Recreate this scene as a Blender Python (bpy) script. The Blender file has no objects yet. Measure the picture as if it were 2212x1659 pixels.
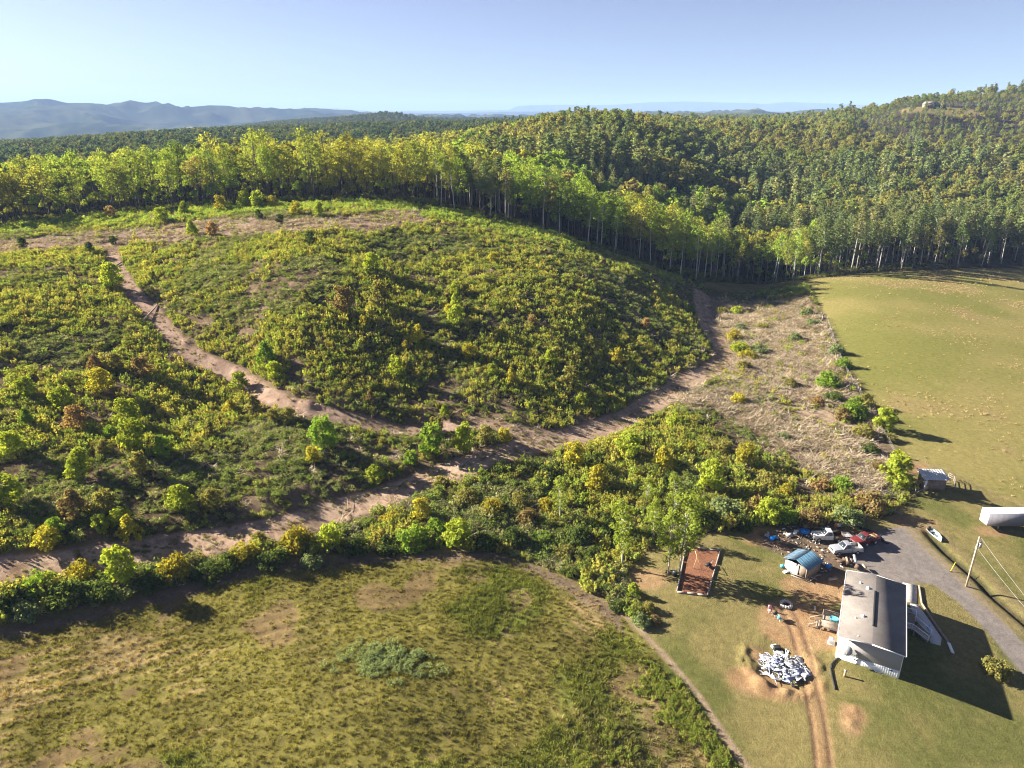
import bpy, math, random
import numpy as np
from mathutils import Vector, Matrix

# ------------------------------------------------------------------ camera, world, sun, exposure
SC = bpy.context.scene
COL = SC.collection
CAM_Z = 78.0
PITCH = math.radians(20.7)
FPX, CX, CY, WPX = 1533.0, 1106.0, 829.5, 2212.0        # tracing frame: 2212 x 1659
cam_d = bpy.data.cameras.new("camera")
cam = bpy.data.objects.new("camera", cam_d)
COL.objects.link(cam)
cam_d.sensor_width = 36.0
cam_d.lens = 36.0 * FPX / WPX
cam_d.clip_start = 0.5
cam_d.clip_end = 60000.0
cam.location = (0, 0, CAM_Z)
cam.rotation_euler = (math.radians(90) - PITCH, 0, 0)
SC.camera = cam

SUN_EL = math.radians(25.0)
SUN_AZ = math.radians(20.0)            # towards -X, this far round towards +Y
sun_dir = Vector((-math.cos(SUN_EL) * math.cos(SUN_AZ), math.cos(SUN_EL) * math.sin(SUN_AZ), math.sin(SUN_EL)))
world = bpy.data.worlds.new("World")
SC.world = world
world.use_nodes = True
wn = world.node_tree
sky = wn.nodes.new("ShaderNodeTexSky")
sky.sky_type = 'NISHITA'
sky.sun_disc = False
sky.sun_elevation = SUN_EL
sky.sun_rotation = math.atan2(sun_dir.x, sun_dir.y)
sky.air_density = 1.0
sky.dust_density = 1.3
sky.ozone_density = 4.5
sky.altitude = 1500
hs = wn.nodes.new("ShaderNodeHueSaturation")              # a hazier, softer blue than the clear-air model gives
hs.inputs["Hue"].default_value = .525
hs.inputs["Saturation"].default_value = .62
hs.inputs["Value"].default_value = .285
wn.links.new(sky.outputs[0], hs.inputs["Color"])
gm = wn.nodes.new("ShaderNodeGamma")
gm.inputs["Gamma"].default_value = 1.3
wn.links.new(hs.outputs[0], gm.inputs["Color"])
wn.links.new(gm.outputs[0], wn.nodes["Background"].inputs[0])
wn.nodes["Background"].inputs[1].default_value = 0.076
sun_l = bpy.data.lights.new("sun", 'SUN')
sun_l.energy = 5.0
sun_l.angle = math.radians(0.55)
sun_l.color = (1.0, 0.90, 0.75)
sun = bpy.data.objects.new("sun", sun_l)
sun.rotation_euler = sun_dir.to_track_quat('Z', 'Y').to_euler()
sun.location = (0, 0, 200)
COL.objects.link(sun)
SC.view_settings.view_transform = 'Standard'
SC.view_settings.look = 'None'
SC.view_settings.gamma = 1.0
SC.view_settings.exposure = 2.3
SC.cycles.max_bounces = 6
SC.cycles.diffuse_bounces = 4
SC.cycles.glossy_bounces = 2
SC.cycles.transmission_bounces = 3
SC.cycles.volume_bounces = 0
SC.cycles.transparent_max_bounces = 4
SC.cycles.use_denoising = True
SC.cycles.denoising_input_passes = 'RGB_ALBEDO_NORMAL'
SC.cycles.denoising_prefilter = 'ACCURATE'
SC.cycles.filter_width = 1.1

# ------------------------------------------------------------------ noise and geometry helpers
def _h(ix, iy, s):
    n = (ix.astype(np.int64) * 374761393 + iy.astype(np.int64) * 668265263 + s * 1442695041) & 0xFFFFFFFF
    n = ((n ^ (n >> 13)) * 1274126177) & 0xFFFFFFFF
    return ((n ^ (n >> 16)) & 0xFFFFFF) / float(0xFFFFFF)
def vnoise(x, y, s=0):
    x = np.asarray(x, float); y = np.asarray(y, float)
    ix = np.floor(x); iy = np.floor(y)
    fx = x - ix; fy = y - iy
    fx = fx * fx * (3 - 2 * fx); fy = fy * fy * (3 - 2 * fy)
    a = _h(ix, iy, s); b = _h(ix + 1, iy, s); c = _h(ix, iy + 1, s); d = _h(ix + 1, iy + 1, s)
    return (a + (b - a) * fx) * (1 - fy) + (c + (d - c) * fx) * fy
def fbm(x, y, w, oct=4, s=0):
    r = 0; a = 0.5; t = 0
    for k in range(oct):
        r = r + a * vnoise(np.asarray(x) / w + 17.3 * k, np.asarray(y) / w - 9.1 * k, s + k); t += a
        a *= 0.5; w *= 0.5
    return r / t
def sstep(a, b, x):
    t = np.clip((x - a) / (b - a), 0, 1)
    return t * t * (3 - 2 * t)
FW = np.array((0, math.cos(PITCH), -math.sin(PITCH))); UP = np.array((0, math.sin(PITCH), math.cos(PITCH)))
def ray(px, py):
    u = (px - CX) / FPX; v = (CY - py) / FPX
    return FW + UP * v + np.array((u, 0, 0))
def pt_z(px, py, z):
    d = ray(px, py); t = (z - CAM_Z) / d[2]
    return d[0] * t, d[1] * t, z
def pt_y(px, py, Y):
    d = ray(px, py); t = Y / d[1]
    return d[0] * t, Y, CAM_Z + d[2] * t

# ------------------------------------------------------------------ the lie of the land
ctrl = []
S = 1.3                                                 # metres for one unit of the survey below
for px, py, z in [(0, 1650, 3), (500, 1650, 2.5), (1000, 1650, 1), (1500, 1650, -.5), (2200, 1650, -2), (0, 1345, 4), (400, 1250, 3.2),
                  (700, 1190, 2.5), (1080, 1185, 2.2), (1330, 1310, .8), (800, 1400, 2.6), (1890, 1400, 0), (1500, 1200, 1.5), (2000, 1200, .5), (2150, 1400, -1.2),
                  (2212, 1200, 0), (1700, 1200, 1.0), (1650, 1500, -.6), (1800, 1090, 1.8),
                  (0, 1225, 6), (600, 1140, 4.6), (1000, 1010, 4.5), (1200, 950, 4.6), (1450, 850, 4.6), (1560, 770, 4.6), (1520, 650, 4.5),
                  (240, 550, 24.5), (350, 680, 17.5), (530, 820, 10.5), (870, 930, 6.0), (0, 800, 15), (0, 1000, 10), (300, 1000, 8),
                  (900, 700, 17.5), (900, 560, 25), (900, 830, 10), (1200, 600, 20), (1200, 750, 12.5), (1400, 700, 10.5), (1300, 860, 6.2), (0, 600, 23.5),
                  (600, 600, 25), (600, 740, 16.5), (1500, 900, 4), (1700, 900, 3.5), (1750, 750, 4.5), (2000, 700, 6), (2000, 800, 4.5), (2200, 1000, 1.5), (2200, 750, 4), (1960, 950, 2.6)]:
    ctrl.append(pt_z(px, py, z * S))
for px, py, Y, h in [(800, 438, 246, 0), (400, 456, 242, 0), (0, 493, 232, 0), (-300, 530, 220, 0), (1100, 482, 240, 0), (1250, 522, 238, 0), (1400, 572, 235, 0),
                     (1500, 612, 232, 0), (1740, 603, 250, 0), (1850, 590, 268, 0), (2212, 578, 292, 0), (2600, 590, 300, 0), (950, 450, 244, 0),
                     (2100, 197, 800, 14), (2300, 187, 800, 14), (1950, 236, 720, 0), (2010, 233, 720, 0), (2060, 235, 720, 0), (2212, 225, 660, 16), (2212, 300, 480, 20), (2212, 400, 370, 24), (1500, 275, 500, 20),
                     (1340, 236, 480, 18), (1200, 290, 390, 20), (1650, 500, 285, 21), (1700, 400, 385, 20), (1700, 325, 480, 20), (1700, 264, 640, 16), (1760, 254, 1000, 16), (1850, 249, 1000, 16), (1680, 254, 1150, 16), (1930, 244, 1000, 12),
                     (2000, 400, 365, 22), (2100, 350, 430, 22), (2100, 280, 540, 16), (1900, 300, 520, 16), (1850, 251, 720, 16), (1950, 262, 620, 16), (2080, 255, 620, 16), (1300, 400, 280, 22), (1000, 320, 330, 20),
                     (1050, 290, 420, 20), (700, 310, 340, 22), (300, 330, 340, 22), (0, 350, 340, 22), (450, 288, 640, 18), (250, 292, 700, 18), (700, 290, 620, 18), (0, 318, 640, 18), (-300, 330, 600, 18),
                     (900, 285, 640, 18), (840, 240, 1500, 16), (760, 262, 1450, 16), (930, 262, 1500, 16), (1000, 256, 2000, 14), (1130, 262, 1500, 16), (1500, 246, 2600, 14), (1800, 252, 2600, 14), (2200, 254, 2600, 14),
                     (600, 277, 1250, 14), (620, 263, 2300, 12), (0, 312, 1300, 16), (0, 300, 2200, 14), (250, 305, 1700, 14), (250, 296, 2800, 10), (500, 284, 2700, 10), (300, 300, 2200, 12), (-200, 305, 2200, 12), (640, 278, 2800, 10), (150, 270, 3500, 6), (320, 279, 3400, 6), (20, 284, 3300, 6), (-150, 272, 3500, 6), (450, 288, 3300, 6),
                     (1000, 262, 1000, 16), (1250, 265, 900, 16), (-500, 300, 2600, 10),
                     (0, 236, 4600, 0), (80, 228, 4600, 0), (220, 224, 4600, 0), (330, 227, 4600, 0), (420, 238, 4600, 0), (520, 246, 4400, 0), (640, 258, 4200, 0), (-300, 232, 4600, 0), (900, 262, 4600, 0), (1500, 258, 4600, 0), (2200, 258, 4600, 0)]:
    x, y, z = pt_y(px, py, Y * S); ctrl.append((x, y, z - h * S))
for a in (-60, -30, 0, 30, 60):
    ctrl.append((26 * math.sin(math.radians(a)), 26 * math.cos(math.radians(a)), 0.5))
for a in (-55, 0, 55):
    ctrl.append((10400 * math.sin(math.radians(a)), 10400 * math.cos(math.radians(a)), -30))
ctrl += [(-221, 169, 23), (-300, 78, 10), (208, 78, -5), (338, 234, 3), (-156, 52, 6), (546, 494, 31), (-650, 650, 13)]
ctrl = np.array(ctrl)
def warp(x, y):
    r = np.sqrt(x * x + y * y) + 1e-6
    return np.stack([np.arctan2(x, y) * 1.6, np.log(r)], -1)
def _phi(d2):
    return 0.5 * d2 * np.log(d2 + 1e-12)
_P = warp(ctrl[:, 0], ctrl[:, 1])
_n = len(_P)
_K = _phi(((_P[:, None] - _P[None]) ** 2).sum(-1)) + np.eye(_n) * 2e-4
_A = np.zeros((_n + 3, _n + 3)); _A[:_n, :_n] = _K; _A[:_n, _n] = 1; _A[:_n, _n + 1:] = _P; _A[_n:, :_n] = _A[:_n, _n:].T
_w = np.linalg.solve(_A, np.concatenate([ctrl[:, 2], np.zeros(3)]))
RIDGE1 = np.array([(-400, 250), (300, 243), (480, 240), (600, 241), (730, 239), (800, 243), (1000, 244), (1110, 241), (1290, 240), (1500, 240), (1700, 241), (2300, 243)], float)
RIDGE2 = np.array([(-400, 240), (390, 231), (480, 236), (600, 237.5), (730, 234), (800, 240), (900, 239), (1000, 239), (1098, 238), (1118, 229), (1180, 226), (1290, 227), (1330, 226), (1400, 221), (1470, 219), (1560, 221), (1650, 224), (1700, 220), (1770, 223), (1900, 228), (2300, 232)], float)
def base_h(x, y):
    p = warp(x, y).reshape(-1, 2)
    out = np.empty(len(p))
    for i in range(0, len(p), 40000):
        q = p[i:i + 40000]
        out[i:i + 40000] = _phi(((q[:, None] - _P[None]) ** 2).sum(-1)) @ _w[:_n] + _w[_n] + q @ _w[_n + 1:]
    z = out.reshape(np.shape(x))
    r = np.sqrt(x * x + y * y)
    far = sstep(7000, 9500, r)
    z = z * (1 - far) - 30 * far
    # wooded spurs and hollows on the far country
    w = sstep(3600, 4800, r) * (1 - sstep(6500, 8500, r))
    z = z + w * ((1 - np.abs(2 * fbm(x, y, 1000, 4, 5) - 1)) - .80) * 300
    for tab, R, wd, s in ((RIDGE1, 12500, 1200, 21), (RIDGE2, 20000, 1500, 22)):
        px = CX + FPX * (x / np.maximum(y, 1)) / math.cos(PITCH) * 1.0
        el = np.interp(px, tab[:, 0], tab[:, 1])
        k = (CY - el) / FPX
        hh = CAM_Z + R * (FW[2] + UP[2] * k) / (FW[1] + UP[1] * k)
        d = (np.where(y > 0, y, -1e5) - R) / wd
        n = (fbm(x, y, 1500, 4, s) - .5) * 60
        z = np.where(np.abs(d) < 3, np.maximum(z, (hh + 30 + n * np.minimum(1, np.abs(d))) * np.exp(-d * d) - 30), z)
    return z
def smooth_line(pts, n=6):
    """Catmull-Rom through the traced points."""
    p = np.array(pts, float); q = np.concatenate([[2 * p[0] - p[1]], p, [2 * p[-1] - p[-2]]]); out = []
    for i in range(1, len(q) - 2):
        for t in np.linspace(0, 1, n, endpoint=False):
            a, b, c, d = q[i - 1], q[i], q[i + 1], q[i + 2]
            out.append(.5 * ((2 * b) + (-a + c) * t + (2 * a - 5 * b + 4 * c - d) * t * t + (-a + 3 * b - 3 * c + d) * t ** 3))
    out.append(q[-2]); return np.array(out)
_T = np.exp(np.linspace(math.log(26), math.log(12000), 900))
def ground_at(px, py, hf=None):
    """The place on the ground that a traced point of the photograph shows."""
    d = ray(px, py); hf = hf or base_h
    P = d[None] * _T[:, None]; P[:, 2] += CAM_Z
    below = P[:, 2] < hf(P[:, 0], P[:, 1])
    i = int(np.argmax(below)) if below.any() else len(_T) - 1
    lo, hi = _T[max(i - 1, 0)], _T[i]
    for _ in range(3):
        t = np.linspace(lo, hi, 12); P = d[None] * t[:, None]; P[:, 2] += CAM_Z
        b = P[:, 2] < hf(P[:, 0], P[:, 1]); j = int(np.argmax(b)) if b.any() else 11
        lo, hi = t[max(j - 1, 0)], t[j]
    return np.array((d[0] * hi, d[1] * hi))
def G(pts):
    return np.array([ground_at(a, b) for a, b in pts])
def seg_dist(P, L):
    """distance of points to a polyline, and the arc length where it is met."""
    best = np.full(len(P), 1e18); arc = np.zeros(len(P)); acc = 0
    for a, b in zip(L[:-1], L[1:]):
        ab = b - a; l2 = ab @ ab + 1e-9
        t = np.clip(((P - a) @ ab) / l2, 0, 1)
        d = ((P - a - t[:, None] * ab) ** 2).sum(1)
        m = d < best; best[m] = d[m]; arc[m] = acc + t[m] * math.sqrt(l2); acc += math.sqrt(l2)
    return np.sqrt(best), arc
def poly_sd(P, L):
    """signed distance to a closed outline, negative inside."""
    Lc = np.concatenate([L, L[:1]])
    d, _ = seg_dist(P, Lc)
    ins = np.zeros(len(P), bool)
    for a, b in zip(Lc[:-1], Lc[1:]):
        c = (a[1] > P[:, 1]) != (b[1] > P[:, 1])
        xx = (b[0] - a[0]) * (P[:, 1] - a[1]) / (b[1] - a[1] + 1e-12) + a[0]
        ins ^= c & (P[:, 0] < xx)
    return np.where(ins, -d, d)

TREELINE = [(-420, 545), (-200, 515), (0, 493), (200, 472), (400, 455), (600, 442), (800, 437), (900, 445), (1000, 460), (1100, 482), (1250, 522), (1400, 572), (1500, 612), (1620, 612), (1740, 605), (1800, 597), (1900, 586), (2050, 581), (2212, 579), (2500, 585), (2800, 600)]
OPEN = np.concatenate([G(TREELINE), np.array([(430, 156), (260, 13), (-260, 13), (-430, 156)], float)])
FIELD = np.concatenate([G(smooth_line([(-260, 1420), (0, 1352), (200, 1312), (400, 1257), (560, 1217), (750, 1197), (950, 1188), (1080, 1192), (1200, 1232), (1330, 1312), (1410, 1385), (1470, 1450), (1520, 1512), (1570, 1590), (1640, 1690), (1720, 1820)], 3)), np.array([(20, 20), (-117, 20)], float)])
CLEAR = G([(-420, 545), (-200, 515), (0, 493), (200, 472), (400, 455), (600, 442), (800, 437), (900, 445), (1100, 482), (1250, 522), (1400, 572), (1500, 612), (1740, 610), (1770, 660), (1795, 720), (1830, 790), (1880, 875), (1925, 955), (1955, 1010), (1990, 1060), (1930, 1110), (1830, 1138), (1700, 1135), (1600, 1142), (1500, 1155), (1420, 1180), (1350, 1232), (1385, 1310), (1395, 1365), (1330, 1312), (1200, 1232), (1080, 1192), (950, 1188), (750, 1197), (560, 1217), (400, 1257), (200, 1312), (0, 1352), (-260, 1420)])
PASTURE = np.concatenate([G([(1745, 608), (1775, 660), (1800, 720), (1838, 790), (1890, 875), (1935, 955), (1975, 1000), (2060, 1022), (2140, 1062), (2212, 1096), (2500, 1220)]), np.array([(430, 156), (430, 430)], float), G([(2500, 590), (2212, 581), (2050, 583), (1900, 588), (1800, 599)])])
TRACK = G(smooth_line([(-90, 1234), (0, 1225), (150, 1207), (300, 1187), (450, 1165), (600, 1136), (750, 1092), (850, 1058), (950, 1022), (1050, 987), (1130, 962), (1200, 946), (1300, 922), (1370, 893), (1430, 855), (1500, 815), (1550, 788), (1568, 765), (1555, 740), (1532, 705), (1520, 665), (1516, 635)], 3))
TRACK_B = G(smooth_line([(245, 520), (243, 555), (262, 590), (292, 635), (335, 680), (382, 737), (430, 770), (500, 803), (560, 842), (640, 877), (700, 887), (780, 907), (870, 927), (950, 920), (1050, 915), (1130, 928), (1200, 940)], 3))
SLASH_TOP = G(smooth_line([(-120, 540), (0, 532), (130, 520), (250, 515), (350, 502), (450, 492), (580, 490), (700, 484), (800, 480), (860, 470)], 3))
SLASH = G([(1535, 640), (1740, 645), (1775, 690), (1800, 760), (1835, 830), (1890, 905), (1930, 985), (1930, 1050), (1850, 1075), (1760, 1020), (1650, 940), (1540, 880), (1470, 862), (1560, 800), (1590, 760), (1560, 710)])
DRIVE = G([(1875, 1250), (1838, 1225), (1868, 1190), (1880, 1160), (1915, 1142), (1975, 1138), (1992, 1165), (2040, 1210), (2100, 1268), (2160, 1335), (2230, 1410), (2260, 1450), (2240, 1490), (2180, 1420), (2130, 1360), (2070, 1300), (2015, 1262), (1975, 1258), (1975, 1290), (1900, 1290)])
YARD_DIRT = G([(1640, 1150), (1700, 1135), (1800, 1135), (1880, 1160), (1862, 1195), (1830, 1225), (1760, 1255), (1715, 1250), (1690, 1200), (1640, 1180)])
DITCH = G(smooth_line([(2004, 1150), (2039, 1187), (2075, 1218), (2116, 1254), (2138, 1279), (2180, 1315), (2240, 1365)], 3))
RUT = G(smooth_line([(1700, 1318), (1716, 1350), (1730, 1390), (1742, 1440), (1755, 1500), (1768, 1560), (1776, 1620), (1785, 1700)], 3))
MOWLINE = G([(1988, 996), (2060, 1022), (2140, 1062), (2212, 1096), (2500, 1220)])
PILE_C = ground_at(1690, 1440)
GARDEN = G([(1482, 1183), (1556, 1190), (1528, 1288), (1462, 1280)])
MOUNDS = [(ground_at(a, b), h, w) for a, b, h, w in [(668, 874, 1.1, 1.6), (655, 868, .6, 1.2), (402, 738, .9, 1.3), (508, 806, .9, 1.2), (1640, 1478, .55, 1.2), (1652, 1484, .4, .8), (1700, 1499, .45, .9), (1640, 1418, .4, .9), (1634, 1440, .35, .8), (1838, 1560, .3, .7), (1846, 1535, .25, .6)]]
def HT(x, y):
    """ground height with its small relief."""
    x = np.atleast_1d(np.asarray(x, float)); y = np.atleast_1d(np.asarray(y, float)); sh = x.shape
    z = base_h(x, y).ravel(); P = np.stack([x.ravel(), y.ravel()], 1)
    r = np.sqrt((P ** 2).sum(1))
    near = r < 550
    Q = P[near]
    if len(Q):
        dz = np.zeros(len(Q))
        sdc = poly_sd(Q, CLEAR); inc = sstep(1, -4, sdc)
        d, _ = seg_dist(Q, TRACK); db, _ = seg_dist(Q, TRACK_B)
        inc = inc * (1 - .7 * np.maximum(sstep(2, -4, poly_sd(Q, SLASH)), sstep(14, 7, seg_dist(Q, SLASH_TOP)[0])))
        tr = np.maximum(sstep(8.5, 3.2, d), sstep(6.5, 2.6, db))
        dz += inc * (1 - tr) * ((fbm(Q[:, 0], Q[:, 1], 34, 3, 31) - .5) * 3.2 + (fbm(Q[:, 0], Q[:, 1], 6, 3, 3) - .5) * 1.6)
        dz -= tr * .45
        dd, _ = seg_dist(Q, DITCH)
        dz -= .75 * np.exp(-(dd / .8) ** 2)
        dz += .05 * np.exp(-((dd - 2.8) / 1.2) ** 2)
        for c, hh, w in MOUNDS:
            dz += hh * np.exp(-((Q - c) ** 2).sum(1) / w ** 2)
        dr, _ = seg_dist(Q, RUT)
        dz -= .12 * np.exp(-((dr - .9) / .35) ** 2)
        pc = np.sqrt(((Q - PILE_C) ** 2).sum(1))
        dz += .55 * np.exp(-((pc - 5.4) / 1.0) ** 2) * sstep(.35, .7, fbm(Q[:, 0], Q[:, 1], 2, 3, 9)) * .8 - .35 * sstep(5.2, 3.2, pc)
        sdf = poly_sd(Q, FIELD)
        dz += sstep(0, -3, sdf) * ((fbm(Q[:, 0], Q[:, 1], 3, 3, 12) - .5) * .3 + .035 * np.sin(sdf * 2 * math.pi / 2.3 + 2 * fbm(Q[:, 0], Q[:, 1], 20, 2, 14)))
        z[near] += dz
    return z.reshape(sh)
def gz(x, y):
    return float(HT(x, y)[0])
def GH(px, py):
    p = ground_at(px, py, HT)
    return float(p[0]), float(p[1]), gz(p[0], p[1])

# ------------------------------------------------------------------ materials
class NT:
    def __init__(s, name):
        s.m = bpy.data.materials.new(name); s.m.use_nodes = True; s.t = s.m.node_tree; s.t.nodes.clear()
        s.out = s.n("ShaderNodeOutputMaterial")
    def n(s, typ, **kw):
        nd = s.t.nodes.new(typ)
        for k, v in kw.items(): setattr(nd, k, v)
        return nd
    def l(s, a, b): s.t.links.new(a, b)
    def attr(s, name, typ='GEOMETRY'):
        return s.n("ShaderNodeAttribute", attribute_name=name, attribute_type=typ)
    def noise(s, scale, detail=4, rough=.6, vec=None):
        nd = s.n("ShaderNodeTexNoise"); nd.inputs["Scale"].default_value = scale; nd.inputs["Detail"].default_value = detail; nd.inputs["Roughness"].default_value = rough
        if vec is not None: s.l(vec, nd.inputs["Vector"])
        return nd
    def mul(s, a, b, blend='MULTIPLY', fac=1.0):
        nd = s.n("ShaderNodeMix", data_type='RGBA', blend_type=blend); nd.inputs[0].default_value = fac
        for src, i in ((a, 6), (b, 7)):
            if isinstance(src, tuple): nd.inputs[i].default_value = (*src, 1)
            else: s.l(src, nd.inputs[i])
        return nd.outputs[2]
    def rng(s, x, a, b, c, d):
        nd = s.n("ShaderNodeMapRange"); s.l(x, nd.inputs[0])
        for i, v in enumerate((a, b, c, d)): nd.inputs[i + 1].default_value = v
        return nd.outputs[0]
def mat(name, col, rough=.7, metal=0, nscale=0, namt=.25, spec=.3, bump=0):
    b = NT(name); p = b.n("ShaderNodeBsdfPrincipled")
    p.inputs["Roughness"].default_value = rough; p.inputs["Metallic"].default_value = metal; p.inputs["Specular IOR Level"].default_value = spec
    p.inputs["Base Color"].default_value = (*col, 1)
    if nscale:
        tc = b.n("ShaderNodeTexCoord")
        n = b.noise(nscale, 5, .65, tc.outputs["Object"])
        f = b.rng(n.outputs[0], .3, .7, 1 - namt, 1 + namt)
        mx = b.n("ShaderNodeVectorMath", operation='SCALE'); mx.inputs[0].default_value = col; b.l(f, mx.inputs["Scale"])
        b.l(mx.outputs[0], p.inputs["Base Color"])
        if bump:
            bp = b.n("ShaderNodeBump"); bp.inputs["Strength"].default_value = bump; bp.inputs["Distance"].default_value = .05
            b.l(n.outputs[0], bp.inputs["Height"]); b.l(bp.outputs[0], p.inputs["Normal"])
    b.l(p.outputs[0], b.out.inputs[0]); return b.m
def leaf_mat(name, transl=.35):
    """leaf colour of the plant ("col", one value per plant) times the variation from leaf to leaf ("var")."""
    b = NT(name)
    c = b.attr("col", 'INSTANCER'); v = b.attr("var")
    mx = b.n("ShaderNodeVectorMath", operation='MULTIPLY'); b.l(c.outputs["Vector"], mx.inputs[0]); b.l(v.outputs["Vector"], mx.inputs[1])
    d = b.n("ShaderNodeBsdfDiffuse"); t = b.n("ShaderNodeBsdfTranslucent"); m = b.n("ShaderNodeMixShader"); m.inputs[0].default_value = transl
    b.l(mx.outputs[0], d.inputs[0])
    y = b.mul(mx.outputs[0], (1.15, 1.1, .55)); b.l(y, t.inputs[0])
    b.l(d.outputs[0], m.inputs[1]); b.l(t.outputs[0], m.inputs[2]); b.l(m.outputs[0], b.out.inputs[0]); return b.m
def ground_mat():
    b = NT("ground")
    c = b.attr("alb"); g = b.attr("grain"); geo = b.n("ShaderNodeNewGeometry")
    n1 = b.noise(.9, 6, .7, geo.outputs["Position"]); n2 = b.noise(4.5, 5, .75, geo.outputs["Position"])
    f = b.n("ShaderNodeMath", operation='MULTIPLY'); b.l(b.rng(n1.outputs[0], .25, .75, .7, 1.3), f.inputs[0]); b.l(b.rng(n2.outputs[0], .25, .75, .62, 1.38), f.inputs[1])
    sc = b.n("ShaderNodeVectorMath", operation='SCALE'); b.l(b.mul(c.outputs["Vector"], (.70, .68, .70)), sc.inputs[0]); b.l(f.outputs[0], sc.inputs["Scale"])
    d = b.n("ShaderNodeBsdfDiffuse"); b.l(sc.outputs[0], d.inputs[0])
    h = b.n("ShaderNodeMath", operation='ADD'); b.l(n1.outputs[0], h.inputs[0]); b.l(n2.outputs[0], h.inputs[1])
    bp = b.n("ShaderNodeBump"); bp.inputs["Distance"].default_value = .35; b.l(g.outputs["Fac"], bp.inputs["Strength"]); b.l(h.outputs[0], bp.inputs["Height"]); b.l(bp.outputs[0], d.inputs["Normal"])
    b.l(d.outputs[0], b.out.inputs[0]); return b.m
M = {}
M['ground'] = ground_mat()
M['leaf'] = leaf_mat('leaf', .5); M['needle'] = leaf_mat('needle', .36); M['blade'] = leaf_mat('blade', .3)
M['bark'] = mat('bark', (.11, .09, .075), .9, 0, 3, .35)
M['pale_bark'] = mat('pale_bark', (.42, .39, .35), .9, 0, 2.5, .35)
M['grey_wood'] = mat('grey_wood', (.27, .235, .2), .9, 0, 4, .35)
M['forest_floor'] = mat('forest_floor', (.05, .042, .03), 1, 0, 1, .4)

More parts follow.
